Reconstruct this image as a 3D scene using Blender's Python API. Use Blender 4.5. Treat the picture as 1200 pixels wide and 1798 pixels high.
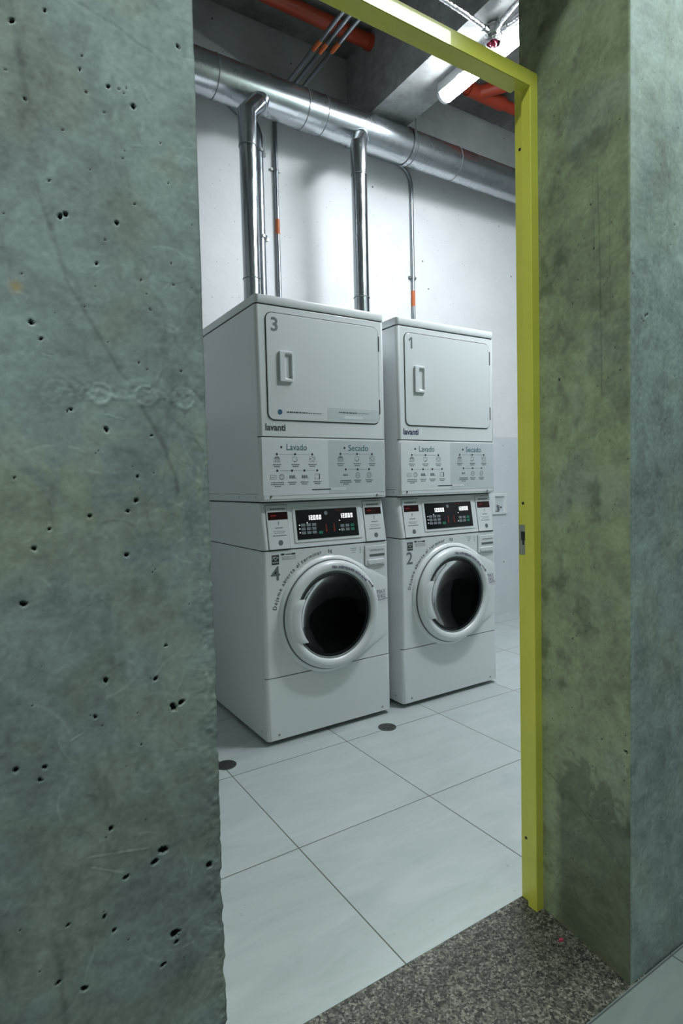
import bpy, bmesh, math, random
import numpy as np
from mathutils import Matrix, Vector
random.seed(7)
PI = math.pi
scn = bpy.context.scene
for o in list(bpy.data.objects): bpy.data.objects.remove(o)

# ------------------------------------------------------------------ camera
def cam_axes(yaw, pitch, roll):
    cy, sy, cp, sp = math.cos(yaw), math.sin(yaw), math.cos(pitch), math.sin(pitch)
    fwd = Vector((sy * cp, cy * cp, sp)); right = Vector((cy, -sy, 0)); up = right.cross(fwd)
    c, s = math.cos(roll), math.sin(roll)
    return c * right + s * up, -s * right + c * up, fwd
cam_d = bpy.data.cameras.new('camera')
cam = bpy.data.objects.new('camera', cam_d); scn.collection.objects.link(cam)
r_, u_, f_ = cam_axes(0.5646, -0.0493, -0.0245)
M = Matrix.Identity(4)
for i in range(3):
    M[i][0], M[i][1], M[i][2] = r_[i], u_[i], -f_[i]
M[0][3], M[1][3], M[2][3] = -1.0674, -2.3381, 1.1659
cam.matrix_world = M
cam_d.sensor_fit = 'HORIZONTAL'; cam_d.sensor_width = 36; cam_d.lens = 1029.22 / 1200 * 36
cam_d.clip_start = 0.02
scn.camera = cam

# ------------------------------------------------------------------ world, lights, exposure
w = bpy.data.worlds.new('world'); scn.world = w; w.use_nodes = True
w.node_tree.nodes['Background'].inputs[0].default_value = (0.55, 0.8, 0.74, 1)
w.node_tree.nodes['Background'].inputs[1].default_value = 0.010
def area(name, loc, rot, sx, sy, power, col):
    d = bpy.data.lights.new(name, 'AREA'); d.shape = 'RECTANGLE'; d.size = sx; d.size_y = sy
    d.energy = power; d.color = col
    o = bpy.data.objects.new(name, d); o.location = loc; o.rotation_euler = rot
    scn.collection.objects.link(o); return o
# ceiling tubes of the corridor outside the door, plus an added unseen fill light for the machine fronts
area('corridor_tube_light', (0.80, -2.35, 3.20), (0, 0, 0), 2.2, 0.2, 10.8, (0.84, 1.0, 0.93))
area('corridor_left_tube_light', (-2.0, -2.35, 3.20), (0, 0, 0), 1.3, 0.2, 10.8, (0.88, 1.0, 0.96))
area('added_front_fill_light', (1.75, -1.05, 3.46), (0, 0, 0), 0.9, 0.2, 12, (0.88, 0.95, 1.0))
scn.view_settings.view_transform = 'Standard'; scn.view_settings.look = 'None'
scn.view_settings.gamma = 1; scn.view_settings.use_curve_mapping = False
scn.view_settings.exposure = 2.2

# ------------------------------------------------------------------ materials
def mat(name, col=(.8, .8, .8), rough=.5, metal=0., spec=.5, emit=None, es=0., coat=0.):
    m = bpy.data.materials.new(name); m.use_nodes = True
    b = m.node_tree.nodes['Principled BSDF']
    b.inputs['Base Color'].default_value = (*col, 1); b.inputs['Roughness'].default_value = rough
    b.inputs['Metallic'].default_value = metal; b.inputs['Specular IOR Level'].default_value = spec
    b.inputs['Coat Weight'].default_value = coat
    if emit:
        b.inputs['Emission Color'].default_value = (*emit, 1); b.inputs['Emission Strength'].default_value = es
    return m
class N:
    def __init__(s, m): s.t = m.node_tree; s.b = s.t.nodes['Principled BSDF']
    def n(s, typ, **kw):
        x = s.t.nodes.new(typ)
        for k, v in kw.items():
            if k.startswith('i_'):
                x.inputs[k[2:].replace('_', ' ')].default_value = v
            else: setattr(x, k, v)
        return x
    def l(s, a, b): s.t.links.new(a, b)
    def coord(s, scale=(1, 1, 1), rot=(0, 0, 0)):
        g = s.n('ShaderNodeNewGeometry'); mp = s.n('ShaderNodeMapping')
        mp.inputs['Scale'].default_value = scale; mp.inputs['Rotation'].default_value = rot
        s.l(g.outputs['Position'], mp.inputs['Vector']); return mp.outputs[0]
    def noise(s, vec, scale, detail=4, rough=.6, dist=0.):
        x = s.n('ShaderNodeTexNoise'); x.inputs['Scale'].default_value = scale; x.inputs['Detail'].default_value = detail
        x.inputs['Roughness'].default_value = rough; x.inputs['Distortion'].default_value = dist
        s.l(vec, x.inputs['Vector']); return x.outputs['Fac']
    def ramp(s, fac, stops):
        x = s.n('ShaderNodeValToRGB'); e = x.color_ramp.elements
        while len(e) < len(stops): e.new(.5)
        for k, (p, c) in enumerate(stops):
            e[k].position = p; e[k].color = (*c, 1) if not isinstance(c, float) else (c, c, c, 1)
        s.l(fac, x.inputs[0]); return x.outputs[0]
    def mul(s, a, b, mode='MULTIPLY', fac=1.):
        x = s.n('ShaderNodeMix'); x.data_type = 'RGBA'; x.blend_type = mode
        x.inputs[0].default_value = fac
        s.l(a, x.inputs[6]); s.l(b, x.inputs[7]); return x.outputs[2]
    def bump(s, h, strength=.3, dist=.002):
        x = s.n('ShaderNodeBump'); x.inputs['Strength'].default_value = strength; x.inputs['Distance'].default_value = dist
        s.l(h, x.inputs['Height']); s.l(x.outputs[0], s.b.inputs['Normal'])
    def color(s, c): s.l(c, s.b.inputs['Base Color'])

def concrete(name, tint, attr=False, contrast=.25, rough=.75, scale=1.):
    m = mat(name, rough=rough); k = N(m); c = k.coord()
    n1 = k.noise(c, 2.2 * scale, 5, .6, .6); n2 = k.noise(c, 14 * scale, 4, .65, .3); n3 = k.noise(c, 150 * scale, 3, .7)
    lo, hi = 1 - contrast, 1 + contrast
    a = k.ramp(n1, [(.3, tuple(t * lo for t in tint)), (.7, tuple(min(1, t * hi) for t in tint))])
    b = k.ramp(n2, [(.3, lo * 1.0), (.65, 1.0)])
    d = k.ramp(n3, [(.3, .88), (.7, 1.0)])
    col = k.mul(k.mul(a, b), d)
    if attr:
        at = k.n('ShaderNodeAttribute', attribute_name='stain')
        col = k.mul(col, at.outputs['Color'])
    else:
        v = k.n('ShaderNodeTexVoronoi'); v.inputs['Scale'].default_value = 17 * scale; k.l(c, v.inputs['Vector'])
        pit = k.ramp(v.outputs['Distance'], [(.055, .25), (.085, 1.0)])
        col = k.mul(col, pit)
    k.color(col); k.bump(k.noise(c, 90 * scale, 5, .7), .12, .002)
    return m
M_CONC = concrete('trowelled_concrete', (.27, .325, .318), attr=True, contrast=.10, rough=.62)
M_CEIL = concrete('ceiling_concrete', (.22, .23, .22), contrast=.35)
M_BEAM = concrete('beam_concrete', (.40, .41, .41), contrast=.3)
M_ROOMC = concrete('lintel_concrete', (.30, .31, .31), contrast=.2)
M_INWALL = mat('grey_room_paint', (.55, .58, .57), .6)

def wall_paint():
    m = mat('painted_back_wall', rough=.55); k = N(m); c = k.coord()
    g = k.n('ShaderNodeNewGeometry'); sp = k.n('ShaderNodeSeparateXYZ'); k.l(g.outputs['Position'], sp.inputs[0])
    # raw concrete above 3.62 m, white paint, grey dado below 1.525 m
    def step(z, soft):
        mr = k.n('ShaderNodeMapRange'); mr.inputs['From Min'].default_value = z - soft; mr.inputs['From Max'].default_value = z + soft
        k.l(sp.outputs['Z'], mr.inputs['Value']); return mr.outputs[0]
    nz = k.noise(c, 5, 5, .6); white = k.ramp(nz, [(.25, (.72, .735, .75)), (.7, (.78, .79, .805))])
    dado = k.ramp(nz, [(.25, (.60, .64, .665)), (.7, (.64, .68, .70))])
    raw = k.ramp(k.noise(c, 3, 6, .65), [(.3, (.28, .29, .295)), (.7, (.40, .415, .42))])
    def mixf(f, a, b):
        x = k.n('ShaderNodeMix'); x.data_type = 'RGBA'; k.l(f, x.inputs[0]); k.l(a, x.inputs[6]); k.l(b, x.inputs[7]); return x.outputs[2]
    col = mixf(step(1.525, .002), dado, white); col = mixf(step(3.64, .015), col, raw)
    v = k.n('ShaderNodeTexVoronoi'); v.inputs['Scale'].default_value = 6.5; k.l(c, v.inputs['Vector'])
    pit = k.ramp(v.outputs['Distance'], [(.035, .12), (.05, 1.0)])
    v2 = k.n('ShaderNodeTexVoronoi'); v2.inputs['Scale'].default_value = 22; k.l(c, v2.inputs['Vector'])
    pit2 = k.ramp(v2.outputs['Distance'], [(.05, .55), (.09, 1.0)])
    k.color(k.mul(k.mul(col, pit), pit2)); k.bump(k.noise(c, 25, 5, .65), .35, .004)
    return m
M_WALL = wall_paint()

TX, TY, SX, SY = -0.229, -0.709, 0.5487, 0.563
def tiles(name, tx, ty, sx, sy, c0, c1, grout, rough=.32, gw=.0035):
    m = mat(name, rough=rough); k = N(m); c = k.coord()
    g = k.n('ShaderNodeNewGeometry'); sp = k.n('ShaderNodeSeparateXYZ'); k.l(g.outputs['Position'], sp.inputs[0])
    def M_(op, a, b=None, v=None):
        x = k.n('ShaderNodeMath', operation=op)
        k.l(a, x.inputs[0])
        if b is not None: k.l(b, x.inputs[1])
        elif v is not None: x.inputs[1].default_value = v
        return x.outputs[0]
    ds = []; ids = []
    for ax, o, s in (('X', tx, sx), ('Y', ty, sy)):
        t = M_('DIVIDE', M_('SUBTRACT', sp.outputs[ax], v=o), v=s)
        fr = M_('SUBTRACT', t, M_('FLOOR', t)); d = M_('MINIMUM', fr, M_('SUBTRACT', fr, v=1.0))
        d = M_('MINIMUM', fr, M_('MULTIPLY', M_('SUBTRACT', fr, v=1.0), v=-1.0))
        ds.append(M_('MULTIPLY', d, v=s)); ids.append(M_('FLOOR', t))
    dist = M_('MINIMUM', ds[0], ds[1])
    gm = k.n('ShaderNodeMapRange'); gm.inputs['From Min'].default_value = gw * .35; gm.inputs['From Max'].default_value = gw * .7
    k.l(dist, gm.inputs['Value'])
    off = k.n('ShaderNodeCombineXYZ'); k.l(M_('MULTIPLY', ids[0], v=7.3), off.inputs[0]); k.l(M_('MULTIPLY', ids[1], v=3.7), off.inputs[1])
    va = k.n('ShaderNodeVectorMath', operation='ADD'); k.l(c, va.inputs[0]); k.l(off.outputs[0], va.inputs[1])
    mp = k.n('ShaderNodeMapping'); mp.inputs['Scale'].default_value = (1, 3.2, 1); mp.inputs['Rotation'].default_value = (0, 0, .5); k.l(va.outputs[0], mp.inputs['Vector'])
    n = k.noise(mp.outputs[0], 3.5, 7, .62, .8)
    body = k.ramp(n, [(.3, c0), (.68, c1)])
    speck = k.ramp(k.noise(c, 45, 2, .5), [(.22, .82), (.3, 1.0)])
    body = k.mul(body, speck)
    x = k.n('ShaderNodeMix'); x.data_type = 'RGBA'; k.l(gm.outputs[0], x.inputs[0]); x.inputs[6].default_value = (*grout, 1); k.l(body, x.inputs[7])
    k.color(x.outputs[2])
    rr = k.ramp(n, [(.3, rough * .85), (.7, rough * 1.25)]); k.l(rr, k.b.inputs['Roughness'])
    k.bump(gm.outputs[0], .5, .0015)
    return m
M_TILE = tiles('pale_porcelain_tile', TX, TY, SX, SY, (.39, .44, .435), (.48, .52, .525), (.10, .10, .08), rough=.44)
M_OUT = tiles('grey_corridor_tile', .322, -1.597, .6, .6, (.19, .22, .215), (.25, .28, .275), (.09, .10, .10), rough=.38)

def aggregate():
    m = mat('exposed_aggregate', rough=.6); k = N(m); c = k.coord()
    v = k.n('ShaderNodeTexVoronoi'); v.inputs['Scale'].default_value = 210; k.l(c, v.inputs['Vector'])
    v2 = k.n('ShaderNodeTexVoronoi'); v2.inputs['Scale'].default_value = 95; k.l(c, v2.inputs['Vector'])
    s1 = k.n('ShaderNodeSeparateColor'); k.l(v.outputs['Color'], s1.inputs[0])
    s2 = k.n('ShaderNodeSeparateColor'); k.l(v2.outputs['Color'], s2.inputs[0])
    a = k.ramp(s1.outputs[0], [(.0, (.02, .022, .017)), (.35, (.07, .073, .057)), (.7, (.14, .137, .11)), (1., (.28, .27, .23))])
    b = k.ramp(s2.outputs[0], [(.0, .5), (.5, 1.0), (.95, 1.0), (1., 1.6)])
    k.color(k.mul(a, b)); k.bump(v.outputs['Distance'], .6, .0015)
    return m
M_AGG = aggregate()

def enamel(name, c0, rough):
    m = mat(name, c0, rough, coat=.25); k = N(m); c = k.coord()
    k.bump(k.noise(c, 380, 2, .5), .03, .0004)
    return m
M_WHITE = enamel('white_enamel', (.74, .77, .78), .28)
M_PANEL = enamel('satin_white_steel', (.68, .715, .725), .45)
M_PLAST = mat('white_plastic', (.70, .73, .74), .3)
M_GREYF = mat('grey_sticker_film', (.56, .61, .63), .4)
M_LTF = mat('pale_sticker_film', (.72, .76, .775), .4)
M_DARK = mat('dark_gap_rubber', (.012, .014, .015), .7)
M_SHAD = mat('grey_seal_and_shade', (.13, .15, .15), .5)
M_BLACK = mat('black_gloss_panel', (.006, .007, .009), .12)
M_INK = mat('charcoal_print', (.045, .055, .06), .5)
M_INKG = mat('grey_print', (.14, .17, .18), .5)
M_TEAL = mat('teal_print', (.03, .15, .19), .5)
M_BLUE = mat('blue_print', (.04, .12, .22), .5)
M_PURP = mat('purple_marker', (.06, .045, .13), .5)
M_KEY = mat('grey_key_print', (.20, .22, .24), .4)
M_KEYG = mat('green_key_print', (.02, .16, .10), .4)
M_KEYR = mat('red_arrow_print', (.30, .03, .02), .4)
M_LED = mat('lit_led_digits', (.8, .8, .8), .4, emit=(.9, .97, 1), es=.2)
M_REDW = mat('red_tinted_window', (.02, .002, .003), .12)
M_REDL = mat('red_led_glow', (.2, .01, .01), .4, emit=(1, .02, .03), es=.04)
M_SCREW = mat('steel_screw', (.35, .36, .36), .35, 1.)
M_HOLE = mat('dark_screw_hole', (.02, .02, .018), .6)
M_STEEL = mat('brushed_strike_steel', (.42, .44, .36), .4, .8)
M_ORANGE = mat('orange_tape', (.48, .115, .03), .5)
M_RED = mat('red_orange_pipe_paint', (.36, .042, .014), .4)
M_WIRE = mat('red_wire_insulation', (.55, .06, .12), .4)
M_DRAIN = mat('stainless_drain', (.16, .165, .155), .34, .9)
M_DRUM = mat('stainless_drum', (.16, .17, .175), .3, .9)

def metal(name, col, rough, var=.12, scale=(6, 6, 6), bump=.1):
    m = mat(name, col, rough, 1.); k = N(m); c = k.coord(scale)
    n = k.noise(c, 1.5, 5, .6, .5)
    k.l(k.ramp(n, [(.3, max(.05, rough - var)), (.7, rough + var)]), k.b.inputs['Roughness'])
    k.color(k.ramp(n, [(.25, tuple(x * .8 for x in col)), (.7, col)]))
    k.bump(k.noise(c, 1.2, 3, .5), bump, .01)
    return m
M_GALV = metal('galvanised_sheet', (.58, .61, .64), .27, .025, (2.5, 2.5, 2.5), .004)
M_PIPE = metal('galvanised_flue', (.60, .63, .66), .22, .07, (14, 14, 5))
M_COND = metal('grey_steel_conduit', (.36, .39, .42), .34, .06, (10, 10, 10))
M_FOIL = metal('crinkled_foil', (.75, .74, .76), .2, .08, (60, 60, 60), .6)

def yellow():
    m = mat('yellow_frame_paint', (.6, .6, .08), .3, coat=.3); k = N(m); c = k.coord()
    n = k.noise(c, 7, 4, .6)
    k.color(k.ramp(n, [(.3, (.63, .60, .07)), (.7, (.72, .68, .095))]))
    k.bump(k.noise(c, 420, 2, .5), .12, .0006)
    return m
M_YEL = yellow()
def glass():
    m = bpy.data.materials.new('dark_door_glass'); m.use_nodes = True; t = m.node_tree; t.nodes.clear()
    out = t.nodes.new('ShaderNodeOutputMaterial'); mx = t.nodes.new('ShaderNodeMixShader')
    tr = t.nodes.new('ShaderNodeBsdfTransparent'); tr.inputs[0].default_value = (.16, .17, .17, 1)
    gl = t.nodes.new('ShaderNodeBsdfGlossy'); gl.inputs['Roughness'].default_value = .03
    fr = t.nodes.new('ShaderNodeFresnel'); fr.inputs[0].default_value = 1.22
    t.links.new(fr.outputs[0], mx.inputs[0]); t.links.new(tr.outputs[0], mx.inputs[1]); t.links.new(gl.outputs[0], mx.inputs[2])
    t.links.new(mx.outputs[0], out.inputs[0]); return m
M_GLASS = glass()
M_TUBE = mat('lamp_diffuser', (.9, .9, .9), .4, emit=(.90, .96, 1.0), es=24)
M_LAMPB = mat('lamp_housing', (.7, .72, .73), .4)

# ------------------------------------------------------------------ object helpers
def obj(name, bm, m, parent=None, smooth=True):
    lay = bm.faces.layers.int.get('flat')
    flat = [bool(lay) and f[lay] == 1 for f in bm.faces] if lay else [False] * len(bm.faces)
    me = bpy.data.meshes.new(name); bm.to_mesh(me); bm.free()
    for p, fl in zip(me.polygons, flat): p.use_smooth = smooth and not fl
    ms = m if isinstance(m, (list, tuple)) else [m]
    for x in ms: me.materials.append(x)
    if smooth:
        try: me.set_sharp_from_angle(angle=math.radians(32))
        except Exception: pass
        for p, fl in zip(me.polygons, flat):
            if fl: p.use_smooth = False
    o = bpy.data.objects.new(name, me); scn.collection.objects.link(o)
    if parent: o.parent = parent
    return o
def empty(name, loc, label, cat, group=None):
    o = bpy.data.objects.new(name, None); o.empty_display_size = .05; scn.collection.objects.link(o)
    o.location = loc; o['label'] = label; o['category'] = cat
    if group: o['group'] = group
    return o
def tag(o, label, cat, group=None):
    o['label'] = label; o['category'] = cat
    if group: o['group'] = group
    return o
def struct(o, label=None):
    o['kind'] = 'structure'
    if label: o['label'] = label
    return o
def box(bm, x0, x1, y0, y1, z0, z1):
    v = [bm.verts.new(p) for p in ((x0, y0, z0), (x1, y0, z0), (x1, y1, z0), (x0, y1, z0), (x0, y0, z1), (x1, y0, z1), (x1, y1, z1), (x0, y1, z1))]
    for f in ((0, 3, 2, 1), (4, 5, 6, 7), (0, 1, 5, 4), (1, 2, 6, 5), (2, 3, 7, 6), (3, 0, 4, 7)): bm.faces.new([v[i] for i in f])
    return v
def rrect(x0, x1, y0, y1, r, n=6):
    """closed rounded rectangle; r = (r at x0y0, x1y0, x1y1, x0y1)"""
    if not isinstance(r, (tuple, list)): r = (r,) * 4
    out = []
    for (cx, cy, a0, rr) in ((x0, y0, PI, r[0]), (x1, y0, 1.5 * PI, r[1]), (x1, y1, 0, r[2]), (x0, y1, .5 * PI, r[3])):
        sx = 1 if cx == x0 else -1; sy = 1 if cy == y0 else -1
        ox, oy = cx + sx * rr, cy + sy * rr
        for k in range(n + 1):
            a = a0 + .5 * PI * k / n
            out.append((ox + rr * math.cos(a), oy + rr * math.sin(a)))
    return out
def flat_faces(bm, n0, lim=.03):
    lay = bm.faces.layers.int.get('flat') or bm.faces.layers.int.new('flat')
    bm.faces.ensure_lookup_table()
    for f in list(bm.faces)[n0:]:
        if len(f.verts) > 4: f[lay] = 1
        else:
            L = sorted(e.calc_length() for e in f.edges)
            horiz = [e.calc_length() for e in f.edges]
            if L[0] > lim or (L[0] > .0008 and False): f[lay] = 1
def loft(bm, rings, cap0=True, cap1=True):
    vs = [[bm.verts.new(p) for p in r] for r in rings]; n = len(vs[0])
    for a, b in zip(vs, vs[1:]):
        for i in range(n):
            j = (i + 1) % n; bm.faces.new((a[i], a[j], b[j], b[i]))
    if cap0: bm.faces.new(vs[0][::-1])
    if cap1: bm.faces.new(vs[-1])
    return vs
def rbox(bm, x0, x1, y0, y1, z0, z1, r=.01, b=.003):
    """box with rounded vertical edges r (4 corners) and chamfered top and bottom b"""
    if not isinstance(r, (tuple, list)): r = (r,) * 4
    def ring(z, s): return [(x, y, z) for x, y in rrect(x0 + s, x1 - s, y0 + s, y1 - s, tuple(max(q - s, .0003) for q in r))]
    n0 = len(bm.faces); vs = loft(bm, [ring(z0, b), ring(z0 + b * .3, b * .3), ring(z0 + b, 0), ring(z1 - b, 0), ring(z1 - b * .3, b * .3), ring(z1, b)])
    flat_faces(bm, n0); return vs
def plate(bm, x0, x1, z0, z1, yf, yb, r=.01, b=.002, warp=None):
    """plate facing -y with rounded outline and chamfered front edge"""
    if not isinstance(r, (tuple, list)): r = (r,) * 4
    def ring(y, s): return [(x, y, z) for x, z in rrect(x0 + s, x1 - s, z0 + s, z1 - s, tuple(max(q - s, .0003) for q in r))]
    n0 = len(bm.faces); vs = loft(bm, [ring(yb, 0), ring(yf + b, 0), ring(yf + b * .3, b * .3), ring(yf, b)]); flat_faces(bm, n0)
    if warp:
        for rg in vs:
            for v in rg: v.co.y += warp(v.co)
    return vs
def fix(bm):
    bmesh.ops.recalc_face_normals(bm, faces=bm.faces[:]); return bm
def tube(bm, pts, r, n=16, cap=True, radii=None):
    pts = [Vector(p) for p in pts]; rings = []
    up = None
    for i, p in enumerate(pts):
        t = (pts[min(i + 1, len(pts) - 1)] - pts[max(i - 1, 0)]).normalized()
        if up is None:
            up = t.orthogonal().normalized()
        up = (up - t * up.dot(t)).normalized(); sd = t.cross(up)
        rr = radii[i] if radii else r
        # keep section true at mitred bends
        rings.append([p + (up * math.cos(2 * PI * k / n) + sd * math.sin(2 * PI * k / n)) * rr for k in range(n)])
    loft(bm, rings, cap, cap)
def bend(pts, rad, n=6):
    """polyline with rounded corners"""
    pts = [Vector(p) for p in pts]; out = [pts[0]]
    for a, b, c in zip(pts, pts[1:], pts[2:]):
        d1 = (a - b).normalized(); d2 = (c - b).normalized(); ang = d1.angle(d2)
        L = min(rad / math.tan(ang / 2), (a - b).length * .49, (c - b).length * .49)
        p0, p1 = b + d1 * L, b + d2 * L
        for k in range(n + 1):
            t = k / n; out.append((1 - t) ** 2 * p0 + 2 * t * (1 - t) * b + t * t * p1)
    out.append(pts[-1]); return out
def lathe_y(bm, prof, cx, cz, n=72, a0=0, a1=2 * PI, warp=None):
    """profile [(radius, y)] revolved around a y-parallel axis"""
    full = abs(a1 - a0 - 2 * PI) < 1e-6; m = n if full else n + 1
    rows = []
    for r, y in prof:
        rows.append([bm.verts.new((cx + r * math.cos(a0 + (a1 - a0) * k / n), y, cz + r * math.sin(a0 + (a1 - a0) * k / n))) for k in range(m)])
    for a, b in zip(rows, rows[1:]):
        for k in range(n):
            j = (k + 1) % m
            bm.faces.new((a[k], a[j], b[j], b[k]))
    return rows
def quad(bm, x0, x1, z0, z1, y, warp=None):
    v = [bm.verts.new((x, y, z)) for x, z in ((x0, z0), (x1, z0), (x1, z1), (x0, z1))]
    if warp:
        for q in v: q.co.y += warp(q.co)
    bm.faces.new(v)
def disc(bm, cx, cz, r, y, n=16, warp=None, r_in=None):
    if r_in is None:
        v = [bm.verts.new((cx + r * math.cos(2 * PI * k / n), y, cz + r * math.sin(2 * PI * k / n))) for k in range(n)]
        if warp:
            for q in v: q.co.y += warp(q.co)
        bm.faces.new(v)
    else:
        for k in range(n):
            a, b = 2 * PI * k / n, 2 * PI * (k + 1) / n
            v = [bm.verts.new((cx + q * math.cos(t), y, cz + q * math.sin(t))) for q, t in ((r_in, a), (r, a), (r, b), (r_in, b))]
            if warp:
                for q in v: q.co.y += warp(q.co)
            bm.faces.new(v)
_glyph = {}
def glyphs(s, bold=0.):
    """mesh data of a text: verts, faces, width, cap height 1"""
    key = (s, bold)
    if key not in _glyph:
        cu = bpy.data.curves.new('t', 'FONT'); cu.body = s; cu.size = 1.; cu.resolution_u = 3; cu.offset = bold
        o = bpy.data.objects.new('t', cu); scn.collection.objects.link(o)
        dg = bpy.context.evaluated_depsgraph_get(); me = bpy.data.meshes.new_from_object(o.evaluated_get(dg))
        vs = [tuple(v.co) for v in me.vertices]; fs = [tuple(p.vertices) for p in me.polygons]
        bpy.data.objects.remove(o); bpy.data.curves.remove(cu); bpy.data.meshes.remove(me)
        _glyph[key] = (vs, fs)
    return _glyph[key]
CAP = .69
def text(bm, s, x, z, h, y, width=None, bold=0., warp=None, rot=0., align='l'):
    vs, fs = glyphs(s, bold)
    if not vs: return
    x0 = min(v[0] for v in vs); x1 = max(v[0] for v in vs)
    k = h / CAP; kx = k if width is None else width / (x1 - x0)
    sh = 0 if align == 'l' else -(x1 - x0) / 2 * kx
    c, sn = math.cos(rot), math.sin(rot); nv = []
    for v in vs:
        a, b = (v[0] - x0) * kx + sh, v[1] * k
        co = Vector((x + a * c - b * sn, y, z + a * sn + b * c))
        if warp: co.y += warp(co)
        nv.append(bm.verts.new(co))
    for f in fs:
        try: bm.faces.new([nv[i] for i in f])
        except ValueError: pass
def text_arc(bm, s, cx, cz, r, a0, a1, h, y, bold=0., yfun=None):
    """letters along an arc, from angle a0 to a1 (clockwise when a1 < a0), baseline on radius r"""
    wd = []
    for ch in s:
        if ch == ' ': wd.append(.32); continue
        vs, _ = glyphs(ch, bold); wd.append(max(v[0] for v in vs) - min(v[0] for v in vs) + .09)
    tot = sum(wd); acc = 0
    for ch, wch in zip(s, wd):
        t = (acc + wch / 2) / tot; a = a0 + (a1 - a0) * t; acc += wch
        if ch == ' ': continue
        px, pz = cx + r * math.cos(a), cz + r * math.sin(a)
        text(bm, ch, px, pz, h, y, bold=bold, rot=a - PI / 2, align='c')
def copy_tree(o, parent=None):
    c = o.copy(); scn.collection.objects.link(c); c.parent = parent
    for ch in list(o.children): copy_tree(ch, c)
    return c

# ------------------------------------------------------------------ concrete piers of the doorway (height-field sheets)
def hsh(ix, iy, seed):
    with np.errstate(over='ignore'):
        n = (ix.astype(np.int64) * 374761393 + iy.astype(np.int64) * 668265263 + seed * 974711) & 0x7fffffff
        n = (n ^ (n >> 13)) * 1274126177 & 0x7fffffff
    return ((n ^ (n >> 16)) & 0xffff) / 65535.
def vnoise(x, y, seed):
    ix, iy = np.floor(x), np.floor(y); fx, fy = x - ix, y - iy
    fx = fx * fx * (3 - 2 * fx); fy = fy * fy * (3 - 2 * fy); ix = ix.astype(np.int64); iy = iy.astype(np.int64)
    a, b, c, d = hsh(ix, iy, seed), hsh(ix + 1, iy, seed), hsh(ix, iy + 1, seed), hsh(ix + 1, iy + 1, seed)
    return (a + (b - a) * fx) * (1 - fy) + (c + (d - c) * fx) * fy
def fbm(x, y, seed, oct=5, gain=.55):
    s = 0; a = 1; t = 0
    for k in range(oct):
        s = s + a * vnoise(x * 2 ** k, y * 2 ** k, seed + k); t += a; a *= gain
    return s / t
def segdist(x, z, pl):
    d = np.full(x.shape, 9.)
    for (ax, az), (bx, bz) in zip(pl, pl[1:]):
        vx, vz = bx - ax, bz - az; t = np.clip(((x - ax) * vx + (z - az) * vz) / (vx * vx + vz * vz), 0, 1)
        d = np.minimum(d, np.hypot(x - ax - t * vx, z - az - t * vz))
    return d
def sheet(name, path, zs, relief, label, extra_back):
    """path: list of (x, y, nx, ny, u, edge) columns; relief(u, z) -> depth outwards, colour"""
    P = np.array([p[:6] for p in path]); nu, nz = len(P), len(zs)
    U = np.repeat(P[:, 4][:, None], nz, 1); Z = np.repeat(np.array(zs)[None], nu, 0)
    h, col = relief(U, Z)
    E = np.repeat(P[:, 5][:, None], nz, 1)
    jag = (fbm(Z * 60, Z * 0 + 3.3, 91, 4, .65) - .5); jag2 = np.clip(fbm(Z * 22, Z * 0 + 7.1, 47, 3) - .56, 0, 1)
    h = h - E * (np.abs(jag) * .0016 * np.clip((1.35 - Z) * 4, .4, 2.2) + jag2 * .02 * EDGE[name] * np.clip((1.35 - Z) * 3, .12, 1))
    X = P[:, 0][:, None] + P[:, 2][:, None] * h; Y = P[:, 1][:, None] + P[:, 3][:, None] * h
    co = np.stack([X, Y, Z], -1).reshape(-1, 3)
    i = np.arange(nu - 1)[:, None] * nz + np.arange(nz - 1)[None]
    F = np.stack([i, i + nz, i + nz + 1, i + 1], -1).reshape(-1, 4)
    nv = len(co)
    # closing back: join first and last column through the extra back points, straight quads over full height
    me = bpy.data.meshes.new(name)
    bx = np.array([(x, y, z) for (x, y) in extra_back for z in (zs[0], zs[-1])], float)
    allco = np.concatenate([co, bx]); k = len(extra_back)
    chain_lo = [(nu - 1) * nz] + [nv + 2 * j for j in range(k)] + [0]
    chain_hi = [(nu - 1) * nz + nz - 1] + [nv + 2 * j + 1 for j in range(k)] + [nz - 1]
    BF = [(chain_lo[j], chain_lo[j + 1], chain_hi[j + 1], chain_hi[j]) for j in range(k + 1)]
    F = np.concatenate([F, np.array(BF)])
    me.vertices.add(len(allco)); me.vertices.foreach_set('co', allco.ravel())
    me.loops.add(len(F) * 4); me.loops.foreach_set('vertex_index', F.astype(np.int32).ravel())
    me.polygons.add(len(F)); me.polygons.foreach_set('loop_start', np.arange(len(F), dtype=np.int32) * 4)
    me.update(calc_edges=True); me.validate()
    at = me.color_attributes.new('stain', 'FLOAT_COLOR', 'POINT')
    c4 = np.ones((len(allco), 4), np.float32); c4[:nv, :3] = col.reshape(-1, 3); at.data.foreach_set('color', c4.ravel())
    me.polygons.foreach_set('use_smooth', np.ones(len(F), bool))
    me.materials.append(M_CONC)
    o = bpy.data.objects.new(name, me); scn.collection.objects.link(o)
    return struct(o, label)
EDGE = {'wall_left': 1., 'wall_right': .35}
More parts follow.
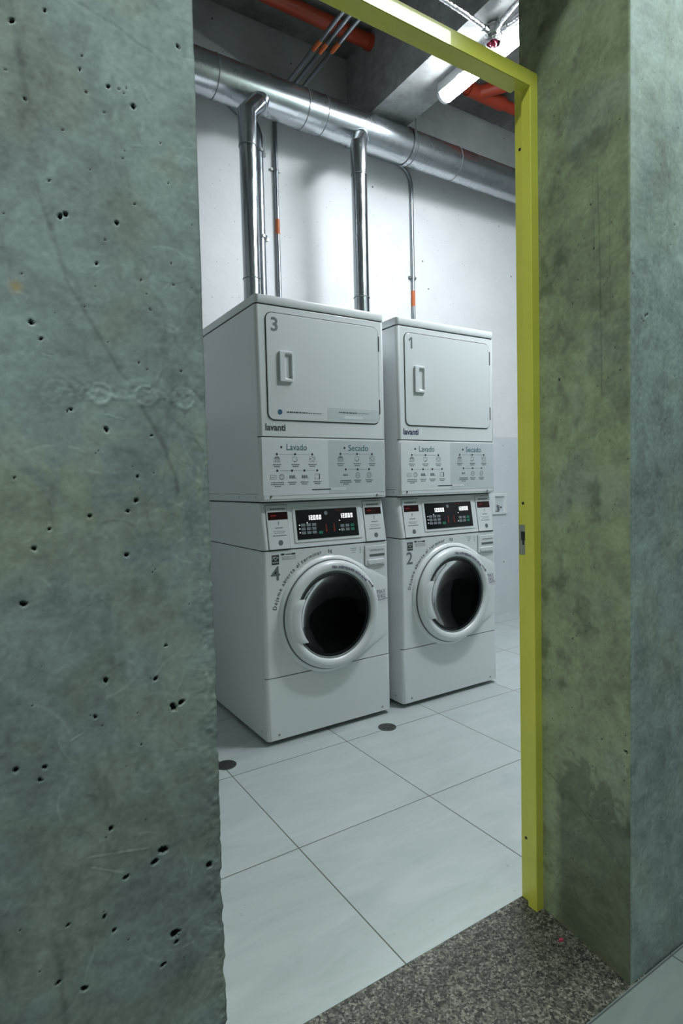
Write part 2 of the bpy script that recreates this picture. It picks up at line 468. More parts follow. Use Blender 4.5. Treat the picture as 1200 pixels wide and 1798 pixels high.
PITS = [(-1.004, 1.679, 5), (-0.937, 1.651, 3), (-0.906, 1.641, 3), (-0.894, 1.642, 2), (-0.889, 1.639, 2), (-0.878, 1.627, 4), (-0.931, 1.627, 2), (-0.995, 1.599, 3), (-0.82, 1.718, 4), (-0.912, 1.61, 2), (-0.965, 1.478, 5), (-0.959, 1.482, 4), (-0.903, 1.484, 4), (-0.975, 1.516, 3), (-0.881, 1.511, 2), (-0.839, 1.546, 2), (-0.934, 1.667, 2), (-0.971, 1.703, 3), (-0.958, 1.577, 2), (-0.847, 1.592, 2), (-0.928, 1.432, 3), (-0.917, 1.462, 2), (-1.0, 1.354, 4), (-0.991, 1.337, 3), (-0.877, 1.421, 2), (-0.867, 1.387, 2), (-0.839, 1.448, 2), (-0.884, 1.32, 2), (-0.831, 1.314, 2), (-0.925, 1.237, 5), (-0.872, 1.231, 3), (-0.891, 1.18, 3), (-0.894, 1.15, 4), (-0.904, 1.138, 4), (-0.948, 1.134, 3), (-0.992, 1.121, 3), (-1.008, 1.1, 4), (-0.908, 1.084, 4), (-1.022, 1.038, 5), (-1.024, 1.181, 2), (-0.963, 1.259, 3), (-0.967, 1.257, 2), (-0.837, 1.421, 2), (-0.938, 0.933, 6), (-0.879, 0.924, 4), (-0.858, 0.883, 8), (-0.848, 0.886, 6), (-0.952, 0.892, 4), (-0.865, 0.964, 3), (-0.9, 0.844, 2), (-1.009, 0.846, 4), (-1.038, 0.851, 4), (-1.014, 0.832, 4), (-0.94, 0.749, 5), (-0.878, 0.699, 8), (-0.889, 0.687, 6), (-0.925, 0.681, 5), (-0.818, 0.656, 6), (-0.952, 0.642, 4), (-0.942, 0.62, 4), (-0.993, 0.649, 3), (-0.867, 0.582, 8), (-0.866, 0.57, 4), (-0.884, 0.548, 5), (-1.006, 0.584, 4), (-0.978, 0.563, 6)]
RINGS = [(-0.977, 1.277), (-0.93, 1.278), (-0.878, 1.281), (-0.828, 1.279)]
VEINS = [[(-0.975, 1.467), (-0.967, 1.433), (-0.958, 1.403), (-0.943, 1.372), (-0.922, 1.335), (-0.907, 1.306), (-0.888, 1.29)], [(-0.882, 1.266), (-0.869, 1.242), (-0.856, 1.213), (-0.844, 1.181), (-0.842, 1.159)], [(-0.94, 1.726), (-0.893, 1.714), (-0.871, 1.704), (-0.851, 1.698)], [(-0.988, 1.508), (-0.981, 1.481), (-0.975, 1.451)], [(-1.008, 0.649), (-1.002, 0.6), (-1.001, 0.531)], [(-1.003, 1.701), (-1.0, 1.648), (-0.992, 1.596)], [(-0.991, 1.153), (-0.985, 1.12)]]
SCARS = [[(-0.964, 0.722), (-0.898, 0.709)], [(-0.964, 0.709), (-0.929, 0.689)], [(-0.98, 0.87), (-0.968, 0.875)], [(-0.859, 1.639), (-0.866, 1.656)], [(-0.879, 1.581), (-0.87, 1.583)], [(-.99, 1.32), (-.98, 1.318)], [(-.925, 1.255), (-.905, 1.25)]]
def pits_into(h, dark, U, Z, pits, seed):
    wob = fbm(U * 400, Z * 400, seed, 2)
    for (x, z, r) in pits:
        rr = r * .00058
        m = (np.abs(U - x) < rr * 5) & (np.abs(Z - z) < rr * 5)
        if not m.any(): continue
        a = (x * 997 + z * 331) % 3.14
        dx, dz = U[m] - x, Z[m] - z
        p = dx * math.cos(a) + dz * math.sin(a); q = (-dx * math.sin(a) + dz * math.cos(a)) * (1.0 + (x * 77 % 1) * .9)
        d = np.hypot(p, q) / (rr * (.65 + .75 * wob[m]))
        k = np.clip(1.35 - d, 0, 1) ** .6
        h[m] -= k * rr * 1.5; dark[m] *= 1 - .93 * np.clip(k * 2.2, 0, 1)
def strokes(U, Z, count, ext, seed, wob):
    # pale and dark trowel strokes: short thin arcs
    out = np.zeros_like(U); R_ = np.random.RandomState(seed)
    for _ in range(count):
        cx, cz = R_.uniform(ext[0], ext[1]), R_.uniform(ext[2], ext[3])
        if R_.rand() < .55: cx = ext[1] - abs(R_.normal(0, .05))
        if cz > 1.45 and R_.rand() < .5: continue
        R0 = R_.uniform(.012, .07); a0 = R_.uniform(0, 2 * PI); span = R_.uniform(.3, 1.3); wd = R_.uniform(.0006, .0018)
        px, pz = cx - R0 * math.cos(a0), cz - R0 * math.sin(a0); L = R0 * span + .006
        m = (np.abs(U - cx) < L) & (np.abs(Z - cz) < L)
        if not m.any(): continue
        dx, dz = U[m] - px, Z[m] - pz; d = np.hypot(dx, dz) + (wob[m] - .5) * .003; a = np.arctan2(dz, dx) - a0
        a = np.abs((a + PI) % (2 * PI) - PI)
        g = np.exp(-((d - R0) / wd) ** 2) * np.clip((span * .5 - a) / .15, 0, 1) * np.clip((wob[m] - .3) * 4, 0, 1)
        out[m] += g * (R_.uniform(.12, .4) if R_.rand() < .72 else -R_.uniform(.12, .35))
    return out
def mottled(U, Z, seed):
    big = fbm(U * 7, Z * 4.5, seed, 4); mid = fbm(U * 30 + big * 5, Z * 24, seed + 5, 5, .68); fine = fbm(U * 160, Z * 160, seed + 9, 3)
    sw = fbm(U * 12 + 3 * mid, Z * 60 + 4 * big, seed + 20, 3)        # trowel sweeps
    v = 1 + .75 * (big - .5) + .75 * (mid - .5) + .42 * (fine - .5) + .22 * (sw - .5)
    ol = np.clip((fbm(U * 9, Z * 8, seed + 31, 4) - .52) * 5, 0, 1)    # olive patches
    return big, mid, fine, sw, v, ol
def relief_left(U, Z):
    big, mid, fine, sw, v, ol = mottled(U, Z, 11)
    h = (big - .5) * .003 + (mid - .5) * .0005 + (fine - .5) * .0002 + (sw - .5) * .0003
    v += strokes(U, Z, 300, (-1.08, -.80, .35, 1.8), 21, mid)
    dark = np.ones_like(U)
    for i, (cx, cz) in enumerate(RINGS):
        d = np.hypot(U - cx, (Z - cz) * 1.05) + (mid - .5) * .012
        ring = np.exp(-((d - .0135) / .0018) ** 2) * np.clip((mid - .34) * 5, .1, 1.2) * (.6 + .8 * fine); h += ring * .0004; v += ring * .16
        ins = np.clip((.0125 - d) / .003, 0, 1); v += ins * .25 * (fine - .45)
        sh = np.exp(-((d - .0175) / .0025) ** 2); v -= sh * .14
    dl = np.exp(-((Z - 1.281) / .012) ** 2) * np.clip((U + .99) * 40, 0, 1); v += dl * (fbm(U * 230, Z * 230, 5, 3) - .5) * .5; h += dl * (fine - .5) * .0016
    for pl, wd, st in zip(VEINS, (.0028, .003, .0018, .0022, .004, .003, .002), (.30, .32, .22, .2, .3, .2, .22)):
        d = segdist(U + (mid - .5) * .006, Z, pl); g = np.exp(-(d / wd) ** 2); v -= g * st; h -= g * .0002
    for pl in SCARS:
        d = segdist(U, Z, pl); g = np.exp(-(d / (.0006 + .0016 * fine)) ** 2) * np.clip((mid - .25) * 4, .2, 1); h += g * .0005; v += g * .5
        g2 = np.exp(-(segdist(U, Z - .002, pl) / .0015) ** 2); v -= g2 * .3
    rnd = np.random.RandomState(3)
    more = [(rnd.uniform(-1.08, -.8), rnd.uniform(.3, 1.9), rnd.uniform(.6, 1.5)) for _ in range(110)]
    pits_into(h, dark, U, Z, PITS + more, 5)
    nearedge = np.clip((U + .835) / .03, 0, 1)                         # gravelly honeycomb by the arris
    gr = fbm(U * 140, Z * 140, 77, 3); lowz = np.clip((1.25 - Z) * 3, 0, 1) * .8 + .2
    h += nearedge * lowz * (gr - .5) * .0018; v += nearedge * lowz * (gr - .5) * .6
    ol = np.clip(ol * .7 + np.exp(-((Z - 1.15) / .10) ** 2) * np.clip((mid - .4) * 5, 0, 1) * .8, 0, 1)
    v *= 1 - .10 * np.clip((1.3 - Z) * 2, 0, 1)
    v = np.clip(v, .45, 1.5) * dark
    col = np.stack([v * (1 + .03 * ol), v * (1 + .0 * ol), v * (1.02 - .20 * ol)], -1)
    rust = np.exp(-(np.hypot(U + 1.013, Z - 1.392) / .006) ** 2); col *= (1 + rust[..., None] * np.array([.55, .05, -.45]))
    return h, col
RP = [(-1.469, 2.089, 2), (-1.375, 2.053, 3), (-1.35, 2.019, 2), (-1.447, 1.947, 2), (-1.486, 1.793, 4), (-1.429, 1.785, 3), (-1.494, 1.691, 4), (-1.431, 1.585, 3), (-1.386, 1.409, 5), (-1.551, 1.454, 3), (-1.4, 0.709, 2), (-1.506, 0.738, 2), (-1.438, 0.776, 2), (-1.364, 0.496, 2), (-1.578, 0.542, 7), (-1.564, 1.401, 3), (-1.359, 1.653, 3)]
RF = [(0.184, 1.975, 2), (0.231, 1.351, 2), (0.22, 1.52, 5), (0.226, 1.524, 4), (0.204, 1.511, 4), (0.211, 1.507, 3), (0.335, 1.742, 3), (0.319, 1.694, 3), (0.17, 1.604, 2)]
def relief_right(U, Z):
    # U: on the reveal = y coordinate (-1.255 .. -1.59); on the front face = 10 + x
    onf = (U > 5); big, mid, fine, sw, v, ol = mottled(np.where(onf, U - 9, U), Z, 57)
    h = (big - .5) * .0025 + (mid - .5) * .001 + (fine - .5) * .0004
    dark = np.ones_like(U)
    rnd = np.random.RandomState(9)
    m1 = [(rnd.uniform(-1.585, -1.3), rnd.uniform(.1, 2.3), rnd.uniform(.8, 2.6)) for _ in range(130)]
    m2 = [(10 + rnd.uniform(.16, .6), rnd.uniform(.1, 2.3), rnd.uniform(.8, 1.8)) for _ in range(110)]
    pits_into(h, dark, U, Z, RP + m1 + [(10 + a, b, c) for a, b, c in RF] + m2, 8)
    for pl, wd, st in (([(-1.504, 1.874), (-1.509, 1.732), (-1.513, 1.527), (-1.515, 1.35)], .0016, .35), ([(-1.49, 1.90), (-1.495, 1.66)], .0012, .25), ([(-1.536, 1.85), (-1.539, 1.55)], .0012, .25),
                       ([(-1.33, .39), (-1.42, .36), (-1.52, .30)], .0018, .4), ([(10.17, .0), (10.172, 2.3)], .003, -.10)):
        d = segdist(U, Z, pl); v -= np.exp(-(d / wd) ** 2) * st
    # darker foot of the reveal with its own uneven outline
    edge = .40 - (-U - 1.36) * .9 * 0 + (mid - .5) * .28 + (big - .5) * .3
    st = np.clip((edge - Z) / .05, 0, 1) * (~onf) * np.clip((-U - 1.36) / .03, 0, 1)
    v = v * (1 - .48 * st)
    v += strokes(U, Z, 60, (-1.59, -1.3, .1, 2.2), 33, mid) + strokes(U, Z, 60, (10.16, 10.5, .1, 2.2), 34, mid)
    spot = np.clip((fbm(U * 18, Z * 14, 71, 4) - .62) * 6, 0, 1) * (~onf); v *= 1 - .38 * spot
    v = np.clip(v, .4, 1.5) * dark
    o2 = np.where(onf, .25 * ol, 1 - .25 * ol)
    col = np.stack([v * (1 + .04 * o2), v * (1 + .0 * o2), v * (1 - .36 * o2)], -1)
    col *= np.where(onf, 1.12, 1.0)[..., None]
    return h, col
TOPZ = 4.1
zs = np.concatenate([np.linspace(0, .38, 12), np.arange(.383, 1.86, .0016), np.linspace(1.87, TOPZ, 60)])
pl = []
for x in np.concatenate([np.linspace(-2.9, -1.14, 14), np.arange(-1.135, -.8035, .0016)]): pl.append((x, -1.59, 0, -1, x, max(0, min(1, (x + .83) / .028)) ** 2 * .3))
for t, e in ((-.25 * PI, 1.),):
    pl.append((-.80, -1.59, .7, -.7, -.80, 1.))
for y in np.linspace(-1.583, -1.255, 60):
    t = (y + 1.59) / .335; pl.append((-.80 - .045 * t, y, 1, 0, -.8 + t * .3, max(0, 1 - t * 12) * .5))
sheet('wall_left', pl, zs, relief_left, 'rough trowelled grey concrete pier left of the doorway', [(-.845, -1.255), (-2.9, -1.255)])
pr = []
zs2 = np.concatenate([np.arange(0, 2.5, .0026), np.linspace(2.53, TOPZ, 30)])
for y in np.linspace(-1.255, -1.583, 130):
    t = (-1.255 - y) / .335; pr.append((.205 - .046 * t, y, -1, 0, y, max(0, 1 - (y + 1.59) / .02) * .3))
pr.append((.158, -1.59, -.7, -.7, -1.59, 1.))
for x in np.concatenate([np.arange(.1625, .52, .0028), np.linspace(.54, 2.2, 12)]): pr.append((x, -1.59, 0, -1, 10 + x, max(0, 1 - (x - .158) / .02) * .3))
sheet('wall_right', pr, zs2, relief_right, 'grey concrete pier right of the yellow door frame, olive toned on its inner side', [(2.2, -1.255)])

# ------------------------------------------------------------------ room shell
def slab(name, x0, x1, y0, y1, z0, z1, m, label=None):
    bm = bmesh.new(); box(bm, x0, x1, y0, y1, z0, z1)
    return struct(obj(name, bm, m, smooth=False), label)
slab('floor', -1.9, 5.2, -1.2555, 1.17, -.12, 0, M_TILE, 'pale grey porcelain tiled floor of the laundry room')
slab('trim_1', -.86, .215, -1.5934, -1.2557, -.10, -.0004, M_AGG, 'strip of exposed stone aggregate across the doorway')
slab('floor', -3.2, 3.2, -4.6, -1.5935, -.12, 0, M_OUT, 'grey tiled corridor floor outside the doorway')
slab('wall_back', -1.9, 5.2, 1.17, 1.35, -.12, 4.1, M_WALL, 'white painted concrete back wall with a grey dado')
slab('wall_west', -2.02, -1.9, -1.255, 1.35, -.12, 4.1, M_INWALL, 'concrete side wall of the laundry room hidden at left')
slab('wall_east', 5.2, 5.32, -1.255, 1.35, -.12, 4.1, M_ROOMC, 'concrete side wall of the laundry room hidden at right')
slab('wall_front', 2.2, 5.2, -1.45, -1.2565, -.1, 4.1, M_INWALL, 'concrete wall beyond the right pier')
slab('ceiling', -2.6, 5.4, -1.7, 1.4, 4.1, 4.25, M_CEIL, 'rough dark concrete ceiling slab')
def beam(name, x0, x1, y0, y1, z0, label):
    bm = bmesh.new(); box(bm, x0, x1, y0, y1, z0, 4.0995); 
    return struct(obj(name, bm, M_BEAM, smooth=False), label)
beam('ceiling_beam', 1.285, 1.586, -1.2545, 1.1695, 3.60, 'concrete beam carrying the lit tube lamp')
beam('ceiling_beam', -.95, -.65, -1.2545, 1.1695, 3.60, 'concrete beam over the left of the room')
slab('wall_lintel', -.844, .20, -1.59, -1.2555, 2.45, 4.0995, M_ROOMC, 'unseen concrete lintel over the doorway, lowered to block corridor light')  # unseen; underside lowered to keep corridor light off the machine fronts

# ------------------------------------------------------------------ yellow door frame
dfr = empty('door_1', (0, 0, 0), 'yellow painted steel door frame standing in the concrete doorway', 'door frame')
dfr['kind'] = 'structure'; del dfr['category']
def rabbet(pts_front):  # profile polygon (inward, y) for a right jamb, inward = -x
    pass
def jamb_prof():        # (offset from reveal side, y): outer face at 0 -> inner faces
    return [(0.0, -1.320), (.033, -1.320), (.0345, -1.3185), (.0345, -1.2915), (.0325, -1.2895), (.0195, -1.2880), (.0185, -1.2865), (.0185, -1.2565), (.017, -1.255), (0.0, -1.255)]
FR_TOP = 2.188
bm = bmesh.new(); loft(bm, [[(.2035 - a, y, z) for a, y in jamb_prof()] for z in (.0, FR_TOP - .0005)]); fix(bm)
jr = obj('jamb', bm, M_YEL, dfr, smooth=False)
bm = bmesh.new(); loft(bm, [[(-.844 + a, y, z) for a, y in jamb_prof()] for z in (.0, FR_TOP - .0005)]); fix(bm)
obj('jamb', bm, M_YEL, dfr, smooth=False)
bm = bmesh.new(); loft(bm, [[(x, y, FR_TOP - a * 1.12) for a, y in jamb_prof()] for x in (-.81, .1695)]); fix(bm)
obj('header', bm, M_YEL, dfr, smooth=False)
bm = bmesh.new()  # strike plate on the rear band of the right jamb, with a real slot
x = .1847
box(bm, x - .0012, x, -1.285, -1.259, .962, 1.0); box(bm, x - .0012, x, -1.285, -1.259, 1.024, 1.042)
box(bm, x - .0012, x, -1.285, -1.279, 1.0, 1.024); box(bm, x - .0012, x, -1.265, -1.259, 1.0, 1.024)
sp_ = obj('strike_plate', bm, M_STEEL, dfr, smooth=False); sp_['label'] = 'bare steel strike plate'
bm = bmesh.new(); box(bm, x - .0004, x - .0001, -1.279, -1.265, 1.0, 1.024); box(bm, x - .0014, x - .0011, -1.276, -1.270, .988, 1.004)
obj('latch_hole', bm, M_HOLE, sp_, smooth=False)
for y, z in ((-1.272, 2.022), (-1.272, 1.100), (-1.272, .176)):
    bm = bmesh.new(); v = bmesh.ops.create_cone(bm, segments=14, radius1=.0042, radius2=.0034, depth=.0016, cap_ends=True)['verts']
    bmesh.ops.transform(bm, matrix=Matrix.Translation((.1843, y, z)) @ Matrix.Rotation(-PI / 2, 4, 'Y'), verts=v)
    obj('screw', bm, M_HOLE, dfr)

# ------------------------------------------------------------------ washing machine
W = .683
WC, ZC = .3405, .557                     # door centre
def slant(c): return .032 * max(0, min(1, (c.z - .878) / .207)) * max(0, 1 - max(0, c.y) / .6)
def build_washer(number, label):
    t = empty('washing_machine', (0, 0, 0), label, 'washing machine', 'stacked washing machines')
    # open-fronted cabinet
    bm = bmesh.new(); ol = rrect(0, W, .018, .70, (.0004, .0004, .006, .006), 4)
    n = len(ol)
    lo = [bm.verts.new((x, y, .022)) for x, y in ol]; hi = [bm.verts.new((x, y, .874)) for x, y in ol]
    front = lambda a, b: abs(ol[a][1] - .018) < .001 and abs(ol[b][1] - .018) < .001 and abs(ol[a][0] - ol[b][0]) > .3
    for i in range(n):
        j = (i + 1) % n
        if not front(i, j): bm.faces.new((lo[i], lo[j], hi[j], hi[i]))
    bm.faces.new(lo[::-1]); bm.faces.new(hi)
    obj('cabinet', bm, M_WHITE, t)
    # front panel with a round opening and softly rounded vertical edges
    bm = bmesh.new(); z0, z1, r = .3075, .8725, .018; NA = 96
    inner = []; outer = []; outer2 = []
    for k in range(NA):
        a = 2 * PI * k / NA; c, s = math.cos(a), math.sin(a)
        inner.append((WC + .212 * c, ZC + .212 * s))
        tx = ((W - r - WC) if c > 0 else (WC - r)) / max(abs(c), 1e-6); tz = ((z1 - ZC) if s > 0 else (ZC - z0)) / max(abs(s), 1e-6)
        q = min(tx, tz); outer.append([WC + q * c, ZC + q * s])
    for cx, cz in ((r, z0), (r, z1), (W - r, z0), (W - r, z1)):     # snap to the corners
        k = min(range(NA), key=lambda i: (outer[i][0] - cx) ** 2 + (outer[i][1] - cz) ** 2); outer[k] = [cx, cz]
    vi = [bm.verts.new((x, 0, z)) for x, z in inner]; vd = [bm.verts.new((x, .03, z)) for x, z in inner]; vo = [bm.verts.new((x, 0, z)) for x, z in outer]
    for k in range(NA):
        j = (k + 1) % NA
        bm.faces.new((vi[k], vi[j], vo[j], vo[k])); bm.faces.new((vd[k], vd[j], vi[j], vi[k]))
    for s in (0, 1):
        prev = None
        for k in range(7):
            a = .5 * PI * k / 6; x = r - r * math.sin(a); y = r - r * math.cos(a)
            if s: x = W - x
            cur = (bm.verts.new((x, y, z0)), bm.verts.new((x, y, z1)))
            if prev: bm.faces.new((prev[0], cur[0], cur[1], prev[1]) if not s else (prev[1], cur[1], cur[0], prev[0]))
            prev = cur
    for z in (z0, z1):    # folded returns
        p = [(0, r + .001), (0, r)] + [(r - r * math.sin(.5 * PI * k / 6), r - r * math.cos(.5 * PI * k / 6)) for k in range(5, -1, -1)]
        p = p[1:] + [(W - x, y) for x, y in reversed(p[1:])]
        bm.faces.new([bm.verts.new((x, y, z)) for x, y in p])
    fix(bm); fp = obj('front_panel', bm, M_WHITE, t)
    bm = bmesh.new(); rbox(bm, 0, W, 0, .019, .022, .3035, (.0175, .0175, .0005, .0005), .0025); lp = obj('lower_panel', bm, M_WHITE, t)
    for x, z in ((.055, .045), (.628, .043)):
        bm = bmesh.new(); disc(bm, x, z, .006, -.0006); disc(bm, x, z, .0045, -.0012, 10); obj('screw', bm, M_SCREW, lp)
    bm = bmesh.new(); disc(bm, .035, .053, .0045, 0);
    for v in bm.verts: v.co = Vector((-.0006, v.co.x + .03, v.co.z))
    obj('screw', bm, M_SCREW, t)
    # dark seams
    bm = bmesh.new(); rbox(bm, .003, W - .003, .0035, .02, .300, .311, (.016, .016, .0005, .0005), .0004); obj('seam_gasket', bm, M_DARK, t, False); bm = bmesh.new(); rbox(bm, .004, W - .004, .005, .69, .869, .882, (.016, .016, .004, .004), .0004); obj('seam_gasket', bm, M_DARK, t, False)
    # control console, leaning back
    bm = bmesh.new(); vs = rbox(bm, 0, W, 0, .70, .8775, 1.086, (.02, .02, .006, .006), .003)
    for rg in vs:
        for v in rg: v.co.y += slant(v.co); v.co.x += (.004 if v.co.x < .3 else -.004) * max(0, (v.co.z - .8775) / .21)
    cons = obj('control_console', bm, M_WHITE, t)
    wp = slant
    for x0, x1, rx0, rx1 in ((.033, .137, .040, .137), (.552, .662, .560, .656)):
        bm = bmesh.new(); plate(bm, x0, x1, .876 + .002, 1.075, -.004, .001, .006, .002, wp); cp = obj('coin_panel', bm, M_PLAST, cons)
        bm = bmesh.new()
        for a in (x0 - .0015, x1 - .0002): quad(bm, a, a + .0016, .879, 1.076, -.0012, wp)
        quad(bm, x0 - .0015, x1 + .0015, 1.0745, 1.0765, -.0012, wp); quad(bm, x0 - .0015, x1 + .0015, .8785, .8805, -.0045, wp)
        obj('panel_shadow_gap', bm, M_INKG, cp)
        bm = bmesh.new(); plate(bm, rx0, rx1, 1.010, 1.044, -.0052, -.003, .001, .0006, wp); rw = obj('card_display_window', bm, M_REDW, cp)
        bm = bmesh.new()
        for k in range(3): quad(bm, rx0 + .013 + k * .009, rx0 + .019 + k * .009, 1.026, 1.030, -.0056, wp)
        obj('display_text', bm, M_REDL, rw)
        bm = bmesh.new(); xm = (x0 + x1) / 2 + .004
        for k in range(9): quad(bm, x0 + .020 + k * .0082, x0 + .0265 + k * .0082, 1.054, 1.061, -.0047, wp)
        obj('heading_print', bm, M_TEAL if False else M_INKG, cp)
        bm = bmesh.new(); disc(bm, xm, .998, .003, -.0047, 8, wp); quad(bm, xm - .001, xm + .001, .985, .998, -.0047, wp)
        for k in range(4): quad(bm, xm - .018 + k * .0095, xm - .010 + k * .0095, .972, .9755, -.0047, wp)
        for zz, wd in ((.957, .030), (.950, .024), (.938, .034)):
            xx = xm - wd
            while xx < xm + wd:
                q = random.uniform(.005, .011); quad(bm, xx, min(xx + q, xm + wd), zz, zz + (.0034 if zz == .938 else .0018), -.0047, wp); xx += q + .002
        obj('instruction_print', bm, M_INKG, cp)
        bm = bmesh.new(); disc(bm, xm + .002, .908, .0115, -.0047, 20, wp); disc(bm, xm + .002, .908, .0075, -.0056, 6, wp); obj('round_badge', bm, M_INKG, cp)
    bm = bmesh.new(); plate(bm, .163, .536, .900, 1.060, -.0035, .001, .008, .0025, wp); bz = obj('display_bezel', bm, M_PLAST, cons)
    bm = bmesh.new(); plate(bm, .178, .512, .914, 1.048, -.0052, -.003, .002, .0006, wp); dp = obj('display_panel', bm, M_BLACK, bz)
    e = -.0058
    def digits(bm, x, z, s, hh):
        segs = {'1': 'bc', '2': 'abged', '0': 'abcdef'}; ww = hh * .52; th = hh * .2
        for i, ch in enumerate(s):
            X = x + i * (ww + hh * .20)
            P = {'a': (0, ww, hh - th, hh), 'd': (0, ww, 0, th), 'g': (0, ww, (hh - th) / 2, (hh + th) / 2), 'f': (0, th, hh / 2, hh), 'b': (ww - th, ww, hh / 2, hh), 'e': (0, th, 0, hh / 2), 'c': (ww - th, ww, 0, hh / 2)}
            for q in segs[ch]:
                a = P[q]; quad(bm, X + a[0], X + a[1], z + a[2], z + a[3], e, wp)
        quad(bm, x + 2 * (ww + hh * .2) - hh * .16, x + 2 * (ww + hh * .2) - hh * .04, z, z + th * 1.2, e, wp)
    bm = bmesh.new(); digits(bm, .238, 1.000, '12000', .021); digits(bm, .413, 1.001, '12000', .021)
    for x, z in ((.233, .988), (.409, .990), (.192, .979), (.192, .962), (.192, .945), (.404, .946)): disc(bm, x, z, .0026, e, 8, wp)
    obj('lit_digits', bm, M_LED, dp)
    bm = bmesh.new(); disc(bm, .337, 1.028, .0095, e, 20, wp)
    for i in range(3):
        for j in range(3): quad(bm, .200 + i * .0285, .222 + i * .0285, .972 - j * .0175, .985 - j * .0175, e, wp)
    for i in range(2):
        for j in range(2): quad(bm, .411 + i * .0285, .432 + i * .0285, .958 - j * .018, .971 - j * .018, e, wp)
    obj('key_print', bm, M_KEY, dp)
    bm = bmesh.new(); quad(bm, .290, .312, .934, .947, e, wp); quad(bm, .468, .489, .958, .971, e, wp); quad(bm, .468, .489, .940, .953, e, wp); obj('green_keys', bm, M_KEYG, dp)
    bm = bmesh.new()
    for x in (.332, .376):
        quad(bm, x - .002, x + .002, .948, .978, e, wp); v = [bm.verts.new(p) for p in ((x - .006, e, .950), (x, e, .938), (x + .006, e, .950))]
        for q in v: q.co.y += wp(q.co)
        bm.faces.new(v)
    text(bm, 'SECADORA', .392, 1.036, .0045, e, bold=.0, warp=wp)
    obj('red_arrows', bm, M_KEYR, dp)
    # raised surround reaching to the right edge
    bm = bmesh.new()
    def hull(R, inset):
        pts = []; cx, cz = WC, ZC; xr = .675 - inset
        def tang(px, pz, up):
            d = math.hypot(px - cx, pz - cz); b = math.atan2(pz - cz, px - cx); g = math.acos(min(1, R / d)); return b + g if up else b - g
        a1 = tang(xr, .690 - inset, True); a2 = tang(xr, .405 + inset, False)
        arc = [(a1 + (a2 + 2 * PI - a1) * k / 60) for k in range(61)]
        pts = [(cx + R * math.cos(a), cz + R * math.sin(a)) for a in arc]
        p, q = pts[-1], (xr, .405 + inset)
        for k in range(1, 7): pts.append((p[0] + (q[0] - p[0]) * k / 6, p[1] + (q[1] - p[1]) * k / 6))
        for k in range(1, 4): pts.append((xr, .405 + inset + (.285 - 2 * inset) * k / 3))
        p, q = (xr, .690 - inset), pts[0]
        for k in range(1, 6): pts.append((p[0] + (q[0] - p[0]) * k / 6, p[1] + (q[1] - p[1]) * k / 6))
        return pts
    lev = [(.275, 0, 0.001), (.272, .004, -.004), (.266, .010, -.010), (.256, .018, -.0135)]
    rings = []
    for R, ins, y in lev: rings.append([(x, y * (1 if x < .5 else max(.12, 1 - (x - .5) / .20)), z) for x, z in hull(R, ins)])
    vs = loft(bm, rings, False, False)
    nn = len(vs[-1]); hole = []
    for v in vs[-1]:
        a = math.atan2(v.co.z - ZC, v.co.x - WC); hole.append(bm.verts.new((WC + .214 * math.cos(a), -.0135, ZC + .214 * math.sin(a))))
    for i in range(nn):
        j = (i + 1) % nn; bm.faces.new((vs[-1][i], vs[-1][j], hole[j], hole[i]))
    fix(bm); obj('door_surround', bm, M_WHITE, fp)
    # door
    bm = bmesh.new()
    lathe_y(bm, [(.240, -.0135), (.2505, -.0145), (.2525, -.020), (.2515, -.030), (.247, -.040), (.239, -.0465), (.226, -.049), (.214, -.047), (.207, -.042), (.2035, -.034), (.2025, -.020), (.2025, -.005)], WC, ZC)
    fix(bm); dr = obj('door', bm, M_PLAST, t)
    bm = bmesh.new(); lathe_y(bm, [(.2525, -.0130), (.2572, -.0138), (.2572, -.0165), (.2520, -.0180)], WC, ZC); obj('door_shadow_gap', bm, M_SHAD, dr)  # dark ring standing in for the shadow around the door
    bm = bmesh.new(); lathe_y(bm, [(.2027, -.036), (.2000, -.036), (.1965, -.033), (.1960, -.0315)], WC, ZC); fix(bm); obj('inner_rim', bm, M_SHAD, dr)
    bm = bmesh.new(); lathe_y(bm, [(.1962, -.0315), (.182, -.0287), (.181, -.01), (.206, .02), (.2105, .028), (.2105, .05)], WC, ZC); fix(bm); obj('glass_border', bm, M_BLACK, dr)
    # dished glass
    bm = bmesh.new(); lathe_y(bm, [(.1958, -.030), (.182, -.0285), (.178, -.026), (.168, -.020), (.150, -.010), (.125, -.001), (.09, .007), (.05, .012), (.0005, .013)], WC, ZC); fix(bm)
    gl = obj('door_glass', bm, M_GLASS, dr); gl['label'] = 'dark tinted round door glass'
    # grip: widened left segment of the ring
    bm = bmesh.new(); za, zb = .452, .646; rows = []
    for k in range(15):
        z = za + (zb - za) * k / 14; dz = z - ZC
        xl = WC - math.sqrt(.2505 ** 2 - dz * dz) + .006; xr = WC - math.sqrt(.170 ** 2 - dz * dz) - .012
        e_ = .004 if k in (0, 14) else 0
        prof = [(xl + .004, -.040), (xl + .016, -.0495 + e_), (xl + .045, -.0535 + e_), (xr - .014, -.0535 + e_), (xr - .003, -.051 + e_), (xr, -.044), (xr - .001, -.030), (xl + .02, -.030)]
        rows.append([(x, y, z) for x, y in prof])
    loft(bm, rows); fix(bm); obj('door_grip', bm, M_PLAST, dr)
    # drum
    bm = bmesh.new(); lathe_y(bm, [(.211, .0285), (.211, .05), (.235, .06), (.235, .42), (.20, .43), (.12, .435), (.115, .40), (.04, .395), (.0005, .395)], WC, ZC); fix(bm)
    for f in bm.faces: f.normal_flip()
    du = obj('drum', bm, M_DRUM, t)
